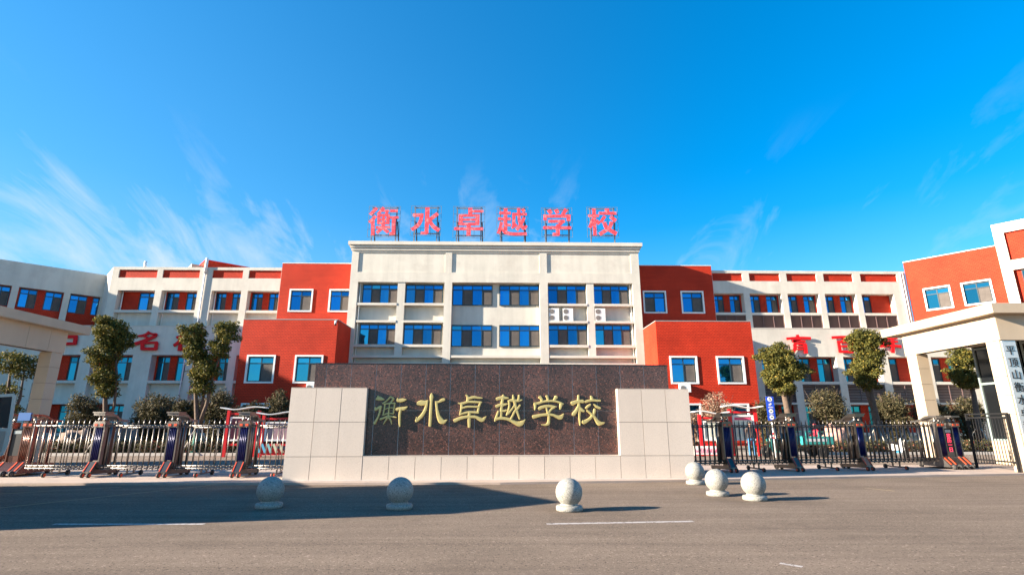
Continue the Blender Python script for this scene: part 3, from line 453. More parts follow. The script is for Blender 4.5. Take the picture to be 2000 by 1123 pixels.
for x, y0 in ((-28.0, -.09),):
    MB().tube([(x,y0,15.6),(x,y0,10.3),(x,-.6,10.22),(x,-1.2,10.1),(x-1.2,-1.2,9.6),(x-3.6,-1.19,9.2)][:4]+[(x,-1.2,.2)], .06).build('downpipe', M_pale, TL)
MB().tube([(-28.0,-.09,15.4),(-28.0,-.09,16.9)], .13).build('vent_pipe', M_white, TL)
for x in (-35.7, -27.05, -31.7):
    MB().tube([(x,.5,10.42),(x,.5,13.7)], .05).build('downpipe', M_white, TL)
MB().tube([(-40.7,-.6,.3),(-40.7,-.6,7.5)], .06).build('downpipe', M_white, TL)
MB().tube([(-34.2,.6,16.0),(-34.2,.6,16.75)], .12).build('vent_pipe', M_white, TL)
# narrow linking wall between the wing and the angled wing
RH = [(20.35,23.21),(23.8,26.87),(27.46,30.53),(31.08,34.12),(34.66,37.81)]
RP = [(20.35,23.29),(23.94,26.94),(27.59,30.53),(31.21,34.11),(34.84,38.47)]
RL = [(21.0,23.0),(23.65,26.4),(27.09,30.52),(31.18,34.6),(35.32,38.6),(39.3,42.8),(43.5,46.2)]
TR = wing('cream right school wing with brown louvers below its windows and red characters', 20.22, 39.28, RH, RP, RL, 20.52, 46.8, ['wrw','wrw','wrw','wrw','wr'], True, ['wrw','wrw','wrw','wrw','wr','wrw','wrw'], 'r')
for x in (38.75, 39.0): MB().tube([(x,-.08,10.2),(x,-.08,15.9)], .05).build('downpipe', M_white, TR)
# penthouse on the left wing
T = thing('rooftop_hut', 'small red rooftop hut standing on the left wing roof', 'rooftop hut', (-32.47,55.9,15.9), R(41))
MB().box(0,4.4,0,3,.1,3.12).build('wall', M_brick, T)
MB().box(-.05,4.5,-.12,3.1,3.12,3.2).build('roof', M_redp, T); MB().box(-1.1,-.002,.9,2.6,.1,2.7).build('side_wall', M_cladd, T)

# angled wings
T = thing('angled_wing', 'grey shaded school wing at far left, angled towards the road', 'school building', (-39.4,51.4,0), math.atan2(5.2,5.8))
hl = []; ws = []
for k in range(-1, 3):
    s1 = 2.42+3.65*k if k >= 0 else -.3
for (sa, sb, wl) in ((2.42,-.35,[(2.42,1.09),(.67,-.3)]),(6.07,2.9,[(5.97,4.76),(4.21,2.98)]),(9.75,6.55,[(9.6,8.4),(7.8,6.6)]),(13.4,10.2,[(13.25,12.05),(11.5,10.3)])):
    hl.append((-sa,-sb,10.8,13.73)); ws += [(-p-.02 if p == sa else -p,-q) for p, q in wl]
w = MB().plate(-14.5, .5, -.06, 16.0, 0, .35, hl); w.box(-14.5, .5, .62, 12, -.06, 15.995)
w.build('wall', M_cream, T)
for h in hl:
    wi = [(max(a, h[0]+.01), min(b_, h[1]-.01), 11.92, 13.70) for a, b_ in ws if a > h[0]-.1 and b_ < h[1]+.1]
    MB().plate(h[0]-.05, h[1]+.05, 10.7, 13.85, .352, .2, wi).build('brick_infill', M_brick, T)
    for a, b_, e, f in wi: window(T, a, b_, e, f, .40, 2, (1,), .27)
for k in range(4):
    a = -3.4-3.65*k
    window(T, a, a+1.3, 5.3, 7.3, -.06, 2, (1,), .27, glass=M_glass2)
w = MB().box(-34, -14.5, 0, 12, -.06, 18.8); w.build('tall_section', M_cream, T)
MB().bar((.0,.2,5), (0.01,.2,16.01), .3).build('corner_pier', M_cream, T)
# return wall joining left wing to angled wing
T = thing('link_wall', 'narrow sunlit cream return wall between the left wing and the shaded angled wing', 'wall', (-36.7,48.5,0), math.atan2(-2.9,2.7))
MB().box(-4.1,-.02,.02,3,-.06,16.0).build('wall', M_cream, T)

T = thing('angled_wing', 'bright red brick wing at far right, angled towards the road, with a taller cream section', 'school building', (39.3,48.5,0), math.atan2(-5.1,4.5))
wn = [(1.12,3.16),(3.92,6.02)]
w = MB().plate(.02, 6.84, 10.25, 16.9, 0, .3, [(a+.02,b_-.02,11.92,14.0) for a, b_ in wn]); w.box(.02,6.84,.3,10,10.25,16.895); w.build('brick_wall', M_brick, T)
MB().box(0,6.84,-.03,10,16.9,16.97).build('coping', M_pale, T)
for a, b_ in wn: trim_window(T, a, b_, 11.9, 14.06, 0, glass=M_glass2)
w = MB().plate(6.85, 20, 10.25, 18.75, -.35, .6, [(7.55,11.4,15.33,17.87),(7.57,11.4,10.6,14.47),(12.2,16,15.33,17.87),(12.2,16,10.6,14.47)]); w.box(6.85,20,.55,10,10.25,18.745); w.box(12,20,.6,10,-.06,10.24); w.build('cream_frame', M_cream2, T)
for x0, x1 in ((7.5,11.45),(12.15,16.05)):
    MB().box(x0,x1,-.12,.54,15.3,17.9).build('brick_panel', M_brick, T); MB().box(x0,x1,.0,.54,10.5,14.5).build('brick_infill', M_brick, T)
    window(T, x0+.55, x0+2.2, 11.4, 14.4, -.08, 2, (1,), .27, glass=M_glass2)

# air conditioners, camera
def ac(label, x, z, y=46.22, two=True, w_=.9, h_=1.15):
    T = thing('air_conditioner', label, 'air conditioner', (x, y, z), group='outdoor units')
    MB().box(-w_/2,w_/2,-.17,.17,.0,h_).build('casing', M_white, T)
    n = 2 if two else 1
    for i in range(n):
        r = .22 if two else .2; cz = h_*(.25+.5*i) if two else h_*.5
        MB().lathe([(r,-.185),(r,-.17)], (-w_*.22,0,cz), 20, 'y').build('fan_grille', M_screen, T)
        g = MB()
        for k in range(5): g.bar((-w_*.22-r*.95,-.195,cz+(k-2)*r*.4), (-w_*.22+r*.95,-.195,cz+(k-2)*r*.4), .012)
        g.build('grille_wire', M_white, T)
    return T
ac('left one of the two white outdoor units side by side in the window bay', 4.72, 10.515)
ac('right one of the two white outdoor units side by side in the window bay', 5.98, 10.515)
ac('lone white outdoor unit on the ledge of the far right bay', 8.88, 10.515)
for lb, x in (('white outdoor unit on the left brick annex, just above the sign wall', -14.7), ('white outdoor unit on the right brick annex, just above the sign wall', 14.55)):
    o = ac(lb, x, 4.05, 42.0, False, .85, .62)
    MB().bar((-.3,.17,-.02), (-.3,-.15,-.02), .03).bar((.3,.17,-.02), (.3,-.15,-.02), .03).build('bracket', M_steelg, o)
T = thing('security_camera', 'white dome camera on the upper corner of the left brick annex', 'camera', (-13.35,42.2,9.3))
MB().box(-.06,.06,-.12,0,.3,.42).build('bracket', M_white, T); MB().tube([(0,-.14,.35),(0,-.14,.12)], .08).build('housing', M_white, T)
MB().lathe([(.01,-.02),(.08,.02),(.1,.12)], (0,-.14,0), 14).build('dome', M_black, T)

# ------------------------------------------------------------------ characters
def stroke_mesh(glyph, th, dome=False, sub=5, step=.0015):
    b = MB()
    for si, s in enumerate(glyph):
        P = [Vector((x, 0, z)) for x, z, w_ in s]; W = [q[2] for q in s]
        pts = []; ws = []
        n = len(P)
        if n == 2 and not dome: pts = P[:]; ws = W[:]
        else:
            for i in range(n-1):
                p0 = P[max(i-1,0)]; p1 = P[i]; p2 = P[i+1]; p3 = P[min(i+2,n-1)]
                for k in range(sub):
                    t = k/sub; pts.append(.5*((2*p1)+(-p0+p2)*t+(2*p0-5*p1+4*p2-p3)*t*t+(-p0+3*p1-3*p2+p3)*t**3)); ws.append(W[i]*(1-t)+W[i+1]*t)
            pts.append(P[-1]); ws.append(W[-1])
        if dome:   # rounded ends
            d0 = (pts[0]-pts[1]).normalized(); d1 = (pts[-1]-pts[-2]).normalized()
            e0 = ws[0]*.28; e1 = ws[-1]*.28
            pts = [pts[0]+d0*e0, pts[0]+d0*e0*.6] + pts + [pts[-1]+d1*e1*.6, pts[-1]+d1*e1]; ws = [ws[0]*.35, ws[0]*.75] + ws + [ws[-1]*.75, ws[-1]*.35]
        t_ = th + si*step
        prof = [(-.5,0),(-.5,-.6),(-.38,-.97),(-.1,-1.0),(.1,-1.0),(.38,-.97),(.5,-.6),(.5,0)] if dome else [(-.5,0),(-.5,-1),(.5,-1),(.5,0)]
        m = len(prof); vs = []; fs = []
        for i, p in enumerate(pts):
            d = (pts[min(i+1,len(pts)-1)]-pts[max(i-1,0)]).normalized(); nrm = Vector((-d.z,0,d.x))
            for a, h in prof: vs.append(p + nrm*a*ws[i] + Vector((0, h*t_, 0)))
        for i in range(len(pts)-1):
            for k in range(m-1): a = i*m+k; fs.append((a, a+1, a+m+1, a+m))
            a = i*m; fs.append((a+m-1, a, a+m, a+2*m-1))
        fs.append(tuple(range(m))[::-1]); fs.append(tuple((len(pts)-1)*m+k for k in range(m)))
        b.add(vs, fs, False)
    return b
# rooftop characters on steel frames, standing on the main roof
zh = '衡水卓越学校'
word = ['first', 'second', 'third', 'fourth', 'fifth', 'sixth']
for i in range(6):
    cx, z0, g = GLYPHS['r%d' % (i+1)]
    T = thing('rooftop_character', 'weathered red sheet character %s on its steel frame, %s from the left on the roof' % (zh[i], word[i]), 'sign character', (cx, 46.8, 17.77), group='red characters on the roof')
    xs = [q[0] for s in g for q in s]; x0 = min(xs)-.12; x1 = max(xs)+.12; zb = z0-17.77-.15; zt = zb + max(q[1] for s in g for q in s) + .32
    sm_ = stroke_mesh(g, .06, step=.004); sm_.v = [(x, y, z+z0-17.77) for x, y, z in sm_.v]; sm_.build('character', M_redm, T)
    f = MB(); 
    for x in (x0, x1): f.bar((x,.03,zb), (x,.03,zt), .035)
    for k in range(5): z = zb+(zt-zb)*k/4; f.bar((x0,.075,z), (x1,.075,z), .03)
    for k in (1,2): x = x0+(x1-x0)*k/3; f.bar((x,.11,zb), (x,.11,zt), .025)
    f.build('lattice', M_steelg, T)
    for s_ in (x0+.35, x1-.35):
        MB().bar((s_,.2,-.1), (s_,.2,zt-.03), .11).build('post', M_steelg, T)
        MB().bar((s_+.16,1.3,-.1), (s_+.1,.3,zt*.62), .10).build('brace', M_steelk, T)
    MB().bar((x0+.2,.32,zt-.08), (x1-.2,.32,zt-.08), .10).build('crossbeam', M_steelg, T); MB().bar((x0+.2,.32,zb+.28), (x1-.2,.32,zb+.28), .10).build('crossbeam', M_steelg, T)
# red acrylic characters on the wings
for k, lb in (('w1','red wall character on the left wing, half hidden behind the guardhouse'),('w2','red wall character 名 on the left wing between two trees'),('w3','red wall character 校 on the left wing, partly behind the forked tree'),('w4','red wall character 育 on the right wing, leftmost there'),('w5','red wall character 百 on the right wing beside the tree crown'),('w6','red wall character 年 on the right wing at the guardhouse roof')):
    cx, z0, g = GLYPHS[k]
    g = [[(x, z, w_*1.22) for x, z, w_ in s] for s in g]
    o = stroke_mesh(g, .10, False, step=.003).build('wall_character', M_redl); o.location = (cx, 47.3, z0)
    o['label'] = lb; o['category'] = 'sign character'; o['group'] = 'red characters on the wings'

# ------------------------------------------------------------------ stone sign wall
WA = R(1.9); WC = Vector((-.22, 16.72, 0))
T = thing('sign_wall', 'pale granite school name wall with a dark red granite slab face, in front of the gates', 'stone wall', WC, WA)
MB().box(-5.57,5.64,.232,1.12,.63,3.445).build('grout_core', M_core2, T)
b = MB().box(-6.17,-3.94,.03,1.3,-.06,2.64); b.box(3.94,6.17,.03,1.3,-.06,2.64); b.box(-3.94,3.94,.03,.7,-.06,.62)
b.build('core', M_core, T)
g = .006
def tile(name, x0, x1, y0, y1, z0, z1, m):
    MB().box(x0+g, x1-g, y0, y1, z0+g, z1-g).build(name, m, T)
PX = [(-6.2,-3.9),(3.9,6.2)]
for a, e in PX:
    for i in range(3):
        for z0, z1 in ((-.04,.67),(.67,1.67),(1.67,2.68)):
            tile('granite_tile', a+(e-a)*i/3, a+(e-a)*(i+1)/3, rnd.uniform(-.002,.002), .03, z0, z1, M_granite)
    xi, xo = (e, a) if a < 0 else (a, e)
    for z0, z1 in ((.67,1.67),(1.67,2.68)):
        s0, s1 = (xi-.04, xi) if a < 0 else (xi, xi+.04); tile('granite_tile', min(s0,s1)-.0, max(s0,s1)+.0, .036, .26, z0, z1, M_granite)
    s0, s1 = (xo, xo+.04) if a < 0 else (xo-.04, xo)
    for z0, z1 in ((-.04,.67),(.67,1.67),(1.67,2.68)): tile('granite_tile', s0, s1, .036, 1.3, z0, z1, M_granite)
    tile('capstone', a, e, .0, 1.3, 2.675, 2.70, M_granite)
n = 10
for i in range(n+0):
    x0 = -3.9+7.8*i/n; tile('granite_tile', x0, x0+7.8/n, .002+rnd.uniform(-.002,.002), .03, -.04, .67, M_granite)
tile('ledge_stone', -3.9, 3.9, .0, .222, .665, .69, M_granite)
sw = .777; xs = [-5.6, -5.33] + [-5.33+sw*(k) for k in range(1,14)] + [5.65]
xs = [-5.6] + [-5.6+.35+sw*k for k in range(0,14)] + [5.65]
for i in range(len(xs)-1):
    for z0, z1 in ((.69,2.02),(2.02,3.46)):
        if xs[i+1]-xs[i] < .05: continue
        if z1 < 2.1 and (xs[i+1] < -3.9 or xs[i] > 3.9): continue
        MB().box(xs[i]+.009, xs[i+1]-.009, .22+rnd.uniform(-.0015,.0015), .238, z0+.006, z1-.006).build('dark_granite_slab', M_dark, T)
tile('dark_capstone', -5.62, 5.67, .20, 1.18, 3.455, 3.475, M_dark)
M_kerbl = MB().box(-6.35,6.35,-.12,-.01,-.06,.015).build('plinth_edge', M_kerb, T)
for i in range(6):
    cx, z0, g_ = GLYPHS['g%d' % (i+1)]
    # the same spot on the tilted wall face
    o = stroke_mesh([[(x, z, w_*1.08) for x, z, w_ in s] for s in g_], .05, True, step=.002).build('gold_character', M_gold)
    lx = cx-WC.x; o.location = WC + Vector((lx*math.cos(WA)-.215*math.sin(WA), lx*math.sin(WA)+.215*math.cos(WA), 0)) + Vector((0,0,z0)); o.rotation_euler = (0,0,WA)
    o['label'] = 'gold relief character %s on the dark granite wall, %s from the left' % (zh[i], word[i]); o['category'] = 'sign character'; o['group'] = 'gold characters on the sign wall'

# ------------------------------------------------------------------ ball bollards
T = thing('ball_bollard', 'stone ball bollard in the shade at far left, in front of the left gate', 'bollard', (-4.76,11.72,RZ), group='granite ball bollards on the road')
r = .268; cz = .345
prof = [(.20,.10),(.17,.12)] + [(r*math.cos(t), cz+r*math.sin(t)) for t in [R(-52+142*k/22) for k in range(23)]]
prof[-1] = (.002, cz+r)
MB().lathe(prof, n=40).build('ball', M_sphere, T)
MB().lathe([(.25,0),(.265,.015),(.265,.075),(.252,.095),(.19,.105)], n=36).build('base', M_sphere, T)
bo = T
for (x, y, lb) in ((-2.05,11.52,'stone ball bollard with lit top, second from the left before the dark slabs'),(1.38,11.24,'sunlit stone ball bollard beside the tip of the long road shadow'),(5.6,15.9,'stone ball bollard nearest the right corner of the sign wall'),(5.24,13.42,'stone ball bollard in the middle of the three on the right'),(5.78,12.65,'frontmost stone ball bollard of the three on the right')):
    copy_tree(bo, (x, y, RZ), lb, rz=x*3)
# ------------------------------------------------------------------ guardhouses
def txt_mesh(ch, size, mat_, th=.01):
    cu = bpy.data.curves.new('text', 'FONT'); cu.body = ch; cu.size = size; cu.extrude = th; cu.align_x = 'CENTER'; cu.align_y = 'CENTER'
    o = bpy.data.objects.new('tmp', cu); col.objects.link(o); dg = bpy.context.evaluated_depsgraph_get()
    me = bpy.data.meshes.new_from_object(o.evaluated_get(dg)); bpy.data.objects.remove(o)
    me.materials.clear(); me.materials.append(mat_); return me
def guardhouse(side, label):
    """side=+1 right, -1 left; local x grows away from the road axis"""
    X0 = 17.62 if side > 0 else -18.45
    T = thing('guardhouse', label, 'guardhouse', (X0, 18.1, 0)); s = side
    def bx(m, x0, x1, y0, y1, z0, z1): a, b_ = s*x0, s*x1; return m.box(min(a,b_), max(a,b_), y0, y1, z0, z1)
    bx(MB(), 0, 9, 0, 5.7, 5.47, 5.83).build('roof', M_cladd, T)
    bx(MB(), .35, 8.7, .4, 4.9, 4.9, 5.1).build('ceiling', M_cladd, T)
    # beam cladding panels
    bx(MB(), .37, 8.9, .37, .7, 4.55, 5.47).build('beam', M_core, T); bx(MB(), .37, .7, .7, 4.9, 4.55, 5.47).build('beam', M_core, T)
    ys = [.35, 1.55, 3.0, 4.05, 4.92]
    for i in range(4): bx(MB(), .33, .37, ys[i]+.006, ys[i+1]-.006, 4.54, 5.468).build('cladding_panel', M_cladd, T)
    for i in range(6): bx(MB(), .33+i*1.4+.006, .33+(i+1)*1.4-.006, .33, .37, 4.54, 5.468).build('cladding_panel', M_cladd, T)
    bx(MB(), .70, .74, .74, 4.9, 4.54, 5.0).build('inner_fascia', M_cladd, T)
    # pillars
    def pillar(x0, x1, y0, y1):
        c_ = bx(MB(), x0+.03, x1-.03, y0+.03, y1-.03, -.0, 4.55).build('pillar', M_core, T)
        zs = [0, .62, 1.28, 1.94, 2.60, 3.26, 3.92, 4.54]
        for a, e in zip(zs, zs[1:]): bx(MB(), x0, x1, y0, y1, a+.006, e-.006).build('cladding_block', M_cladd, c_)
    pillar(.36, .96, .42, .95); pillar(.36, .86, 4.33, 4.88)
    pillar(6.5, 7.1, .42, .95)
    # glazed booth
    B0 = 3.3
    bx(MB(), B0, 8.6, 2.6, 4.85, 0, .92).build('booth_wall', M_cladd, T)
    bx(MB(), B0+.08, 8.5, 2.68, 4.8, .92, 4.9).build('booth_glass', M_booth, T)
    M_fr = M_bframe
    fr = MB()
    for y in (2.62, 3.6, 4.75): bx(fr, B0+.02, B0+.12, y, y+.09, .92, 4.9)
    for z in (.92, 3.25, 4.75): bx(fr, B0+.03, B0+.11, 2.7, 4.78, z, z+.09)
    for x in (B0+.02, B0+1.3, B0+2.6, B0+4): bx(fr, x, x+.09, 2.60, 2.70, .92, 4.9)
    for z in (.93, 3.26, 4.76): bx(fr, B0+.1, 8.5, 2.61, 2.69, z, z+.08)
    fr.build('window_frame', M_fr, T)
    MB().tube([(s*1.6,1.2,4.9),(s*1.6,1.2,4.74)], .14).build('ceiling_light', M_black, T)
    return T
M_booth = mat('dark_booth_interior_glass', (.008,.009,.010), .06, spec=.5)
M_bframe = mat('grey_green_frame', (.20, .25, .24), .4)
GR = guardhouse(1, 'sunlit beige stone guardhouse with flat roof at far right, black characters on its pillar')
GL = guardhouse(-1, 'shaded stone guardhouse with flat roof at far left, its canopy cut by the frame')
M_plq = mat('brushed_steel_plaque', (.62, .61, .60), .35, metal=.6, var=.05)
T = thing('name_plaque', 'tall brushed steel plaque with black vertical characters on the right guardhouse pillar', 'sign', (18.28, 18.5, 2.4))
MB().box(-.25,.25,-.03,.015,-2.2,2.12).build('plate', M_plq, T)
for i, ch in enumerate('平顶山衡水卓越学校'):
    link('character', txt_mesh(ch, .37, M_black, .006), T, (.0, -.04, 1.75-i*.435), (R(90),0,0))

# ------------------------------------------------------------------ retractable gates
KN = MB().lathe([(.008,-.05),(.022,-.03),(.022,.03),(.008,.05)], n=8, axis='x').mesh('knob', M_steel)
def wheel(parent, x, y, z, r, hub, name='wheel', w_=.07):
    o = MB().lathe([(r*.7,-w_/2),(r,-w_/2+.01),(r,w_/2-.01),(r*.7,w_/2)], n=18, axis='x').build(name, M_rubber, parent); o.location = (x,y,z)
    MB().lathe([(r*.62,-w_/2-.012),(r*.66,w_/2+.012)], n=14, axis='x').build('hub', hub, o)
    return o
def gate(name, label, loc, rz, length, cols, mids, bar_r, steel, z_lo=.26, skip=()):
    T = thing(name, label, 'gate', loc, rz)
    D = .48
    # lattice bars, front row and rear row
    me = MB().tube([(0,0,z_lo),(0,0,1.60)], bar_r, 8).mesh('bar', steel)
    sp = MB().lathe([(.006,1.60),(.026,1.62),(.022,1.65),(.003,1.76)], n=8).mesh('spike', steel)
    n = int(length/.175)
    for i in range(n+1):
        x = i*.175
        if any(abs(x-c_) < .17 for c_ in cols): continue
        link('bar', me, T, (x, rnd.uniform(-.004,.004), 0), (0, rnd.uniform(-.006,.006), 0)); link('spike', sp, T, (x,0,0))
    me2 = MB().tube([(0,0,z_lo),(0,0,1.5)], bar_r*.8, 6).mesh('rear_bar', steel)
    for i in range(int(length/.7)+1): link('rear_bar', me2, T, (i*.7+.05, D, 0))
    ed = [0] + [c_ for c_ in cols if 0 < c_ < length] + [length]
    for a, b_ in zip(ed, ed[1:]):
        a += .15 if a else 0; b_ -= .15
        if b_-a < .1: continue
        for z, r_ in ((1.56,.022),(z_lo+.08,.024),(z_lo,.024)): MB().tube([(a,-.03,z),(b_,-.03,z)], r_, 8).build('rail', steel, T)
        for z in (1.5, z_lo+.04): MB().tube([(a,D,z),(b_,D,z)], .02, 6).build('rail', steel, T)
        k = MB()
        for i in range(int((b_-a)/.0875)):
            x = a+.04+i*.0875
            for z in (1.56, z_lo+.08, z_lo-.005): k.lathe([(.010,-.06),(.022,-.05),(.022,-.02),(.010,0)], (x,-.0,z+(-.03 if i%2 else .0)), 7, 'y')
        k.build('joint_knobs', steel, T, kind='stuff')
    # columns
    for c_ in cols:
        for w_ in (-.15, .15): MB().box(c_+w_-.02, c_+w_+.02, -.09, .05, .30, 1.52).build('column_post', steel, T)
        p = MB().box(c_-.13, c_+.13, -.08, -.03, .50, 1.50).build('blue_panel', M_blue, T)
        for q in (-.08,-.027,.027,.08): MB().tube([(c_+q,-.085,.51),(c_+q,-.085,1.49)], .017, 8).build('rib', M_blue, p)
        cap = MB().box(c_-.19, c_+.19, -.14, .10, 1.52, 1.66).box(c_-.16,c_+.16,-.12,.08,1.66,1.70).build('cap', steel, T)
        for q in (-.09,.09): MB().box(c_+q-.045, c_+q+.045, -.155, -.14, 1.55, 1.62).build('reflector', M_orange, cap)
        for q in (-.09,.09): MB().lathe([(.02,1.70),(.05,1.73),(.055,1.76),(.025,1.80),(.03,1.83),(.055,1.86)], (c_+q,-.02,0), 12).build('chrome_ball', M_steel, T)
        cn = MB()
        pr = [(-.20,1.88),(.15,1.88),(.32,1.84),(.50,1.73),(.70,1.69),(.95,1.68)]
        for (y0,z0),(y1,z1) in zip(pr, pr[1:]): cn.bar((c_,y0,z0+.03),(c_,y1,z1+.03), .36, .07)
        cn.box(c_-.2,c_+.2,-.24,.16,1.95,1.99)
        cn.build('canopy', steel, T)
        for y in (.3,.7): MB().tube([(c_-.1,y,.3),(c_-.1,y,1.66)], .035, 8).build('frame_tube', steel, T); MB().tube([(c_+.1,y,.3),(c_+.1,y,1.66)], .035, 8).build('frame_tube', steel, T)
        MB().box(c_-.04,c_+.04,.15,.6,.34,1.6).build('mirror_sheet', M_steelk, T)
        # cart
        ct = MB(); vs = [(-.30,.10),(-.29,.17),(-.10,.46),(.0,.46),(.12,.20),(.95,.17),(.95,.06)]
        ct.add([(c_-.145,y,z) for y,z in vs]+[(c_+.145,y,z) for y,z in vs], [tuple(range(7)),tuple(range(7,14))[::-1]]+[(i,i+7,((i+1)%7)+7,(i+1)%7) for i in range(7)])
        cart = ct.build('cart', M_steelr, T)
        for q in (-.11,.11): MB().bar((c_+q,-.298,.178),(c_+q,-.110,.455), .024, .014).build('orange_stripe', M_orange, cart)
        for q in (-.10,.10):
            wheel(T, c_+q, -.31, .075, .075, M_orange); wheel(T, c_+q, .85, .085, .085, M_black)
    for m_ in mids:
        a = MB().tube([(m_,-.15,.09),(m_,.72,.09)], .025, 8); a.bar((m_,.1,.09),(m_,.1,z_lo), .04).bar((m_,.4,.09),(m_,.4,z_lo), .04); a.build('axle', steel, T)
        wheel(T, m_, -.18, .07, .07, M_orange); wheel(T, m_, .75, .08, .08, M_black)
    return T
GA = gate('retractable_gate', 'silver retractable gate left of the sign wall with thin bars and blue columns', (-15.0,17.86,0), R(-1.2), 8.9, [2.16, 4.52, 6.8], [.75,3.15,5.5,7.9], .016, M_steel)
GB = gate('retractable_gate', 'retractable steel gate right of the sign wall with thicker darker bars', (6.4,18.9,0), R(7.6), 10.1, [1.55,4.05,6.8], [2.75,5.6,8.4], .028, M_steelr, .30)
# gate head unit
M_led = mat('red_led_text', (.6,.02,.05), .5, emit=(1.0,.06,.12,.55))
M_lcd = mat('grey_lcd', (.32,.36,.36), .3)
M_sblue0 = mat('blue_plate', (.01,.10,.32), .4)
def head(label, loc, rz, steel, led=True):
    T = thing('gate_motor_unit', label, 'gate motor', loc, rz)
    for c_ in (-.33,.33):
        for w_ in (-.14,.14): MB().box(c_+w_-.02,c_+w_+.02,-.12,.05,.42,1.52).build('column_post', steel, T)
        pm = M_blue if led else steel
        p = MB().box(c_-.12,c_+.12,-.10,-.04,.52,1.50).build('blue_panel' if led else 'steel_panel', pm, T)
        for q in (-.08,-.027,.027,.08): MB().tube([(c_+q,-.105,.45),(c_+q,-.105,1.49)], .017, 8).build('rib', pm, p)
        cap = MB().box(c_-.18,c_+.18,-.16,.12,1.52,1.66).build('cap', steel, T)
        for q in (-.09,.09): MB().box(c_+q-.045,c_+q+.045,-.175,-.16,1.55,1.62).build('reflector', M_orange, cap)
        for q in (-.09,.09): MB().lathe([(.02,1.66),(.05,1.69),(.055,1.73),(.025,1.78),(.03,1.81),(.055,1.84)], (c_+q,-.03,0), 12).build('chrome_ball', M_steel, T)
        cn = MB(); pr = [(-.22,1.86),(.15,1.86),(.32,1.82),(.50,1.73),(.70,1.69),(.95,1.68)]
        for (y0,z0),(y1,z1) in zip(pr, pr[1:]): cn.bar((c_,y0,z0+.03),(c_,y1,z1+.03), .36, .06)
        cn.build('canopy', steel, T)
        for y in (.25,.55,.85): MB().tube([(c_,y,.2),(c_,y,1.66)], .04, 8).build('frame_tube', steel, T)
    s_ = MB().box(-.18,.18,-.09,-.03,.62,1.46).build('screen', M_black, T)
    MB().box(-.12,.12,-.10,-.09,1.30,1.40).build('lcd', M_lcd, s_)
    if led:
        for i, ch in enumerate('农历一日'): link('led_character', txt_mesh(ch, .19, M_led, .004), s_, (0,-.094,1.17-i*.165), (R(90),0,0))
    if not led: MB().box(.02,.42,-.24,-.18,1.72,1.97).build('blue_signal_box', M_sblue0, T)
    MB().box(-.2,.2,-.08,-.03,.42,.62).build('lower_panel', steel, T)
    ct = MB(); vs = [(-.42,.10),(-.38,.17),(-.12,.42),(1.0,.34),(1.0,.08),(-.42,.08)]
    ct.add([(-.52,y,z) for y,z in vs]+[(.52,y,z) for y,z in vs], [(0,1,2,3,4,5),(11,10,9,8,7,6)]+[(i,i+6,((i+1)%6)+6,(i+1)%6) for i in range(6)])
    cart = ct.build('cart', steel, T)
    for q in (-.42,-.22,.22,.42): MB().bar((q,-.385,.175),(q,-.13,.42), .045, .016).build('orange_stripe', M_orange, cart)
    for q in (-.39,-.13,.13,.39):
        o = wheel(T, q, -.44, .09, .09, M_steel); 
    for q in (-.39,.39): wheel(T, q, .9, .085, .085, M_black)
    return T
head('gate motor unit with red text display at the right gate end', (16.95,20.45,0), R(7.6), M_steel)
M_copper = mat('brown_tinted_stainless', (.22,.115,.09), .25, metal=.8, var=.15, vscale=3)
head('brown gate motor unit at the far left end of the left gate', (-15.75,18.25,0), R(-1.2), M_copper, False)
# black picket fence
T = thing('picket_fence', 'black metal picket fence between the right gate and the guardhouse pillar', 'fence', (17.86,18.75,0), math.atan2(1.85,.17))
M_blk = mat('black_painted_metal', (.014,.014,.015), .6, spec=.15)
for x in (0, 1.86): MB().box(x-.035,x+.035,-.035,.035,-.01,2.0).build('post', M_blk, T)
for z in (.30,1.82,1.95): MB().box(.036,1.824,-.02,.02,z,z+.05).build('rail', M_blk, T)
pk = MB().tube([(0,0,.2),(0,0,1.83)], .013, 6).mesh('picket', M_blk)
for i in range(1,14): link('picket', pk, T, (i*.133,0,0))

# ------------------------------------------------------------------ plants
def leaves(name, mat_, blobs, n, size, parent=None, seed=1, fill=.55, elong=1.0, droop=0, kind=None):
    r = np.random.default_rng(seed); V = []; tot = sum(b[3]*b[4]*b[5] for b in blobs)
    cs = []
    for (x, y, z, a, b_, c_) in blobs:
        k = max(20, int(n*a*b_*c_/tot)); d = r.normal(size=(k,3)); d /= np.linalg.norm(d, axis=1)[:,None]
        rad = 1-fill*r.random(k)**1.6
        lump = 1+.16*np.sin(d[:,0]*7+x*3+seed)*np.sin(d[:,2]*6+z*2)+.13*np.sin(d[:,1]*9+d[:,2]*8+seed)
        cs.append(np.stack([x+d[:,0]*a*rad*lump, y+d[:,1]*b_*rad*lump, z+d[:,2]*c_*rad*lump], 1))
    C = np.concatenate(cs); k = len(C)
    u = r.normal(size=(k,3)); u /= np.linalg.norm(u, axis=1)[:,None]; w_ = r.normal(size=(k,3)); v = np.cross(u, w_); v /= np.linalg.norm(v, axis=1)[:,None]
    s = size*(.6+.8*r.random(k))[:,None]
    a = C-u*s*elong; b_ = C+v*s*.5; c_ = C+u*s*elong; d = C-v*s*.5
    P = np.stack([a,b_,c_,d], 1).reshape(-1,3)
    me = bpy.data.meshes.new(name); me.vertices.add(len(P)); me.vertices.foreach_set('co', P.astype(np.float32).ravel())
    me.loops.add(len(P)); me.loops.foreach_set('vertex_index', np.arange(len(P), dtype=np.int32)); me.polygons.add(k)
    me.polygons.foreach_set('loop_start', np.arange(0, len(P), 4, dtype=np.int32)); me.polygons.foreach_set('loop_total', np.full(k, 4, dtype=np.int32))
    me.update(calc_edges=True); me.materials.append(mat_); return link(name, me, parent, kind=kind)
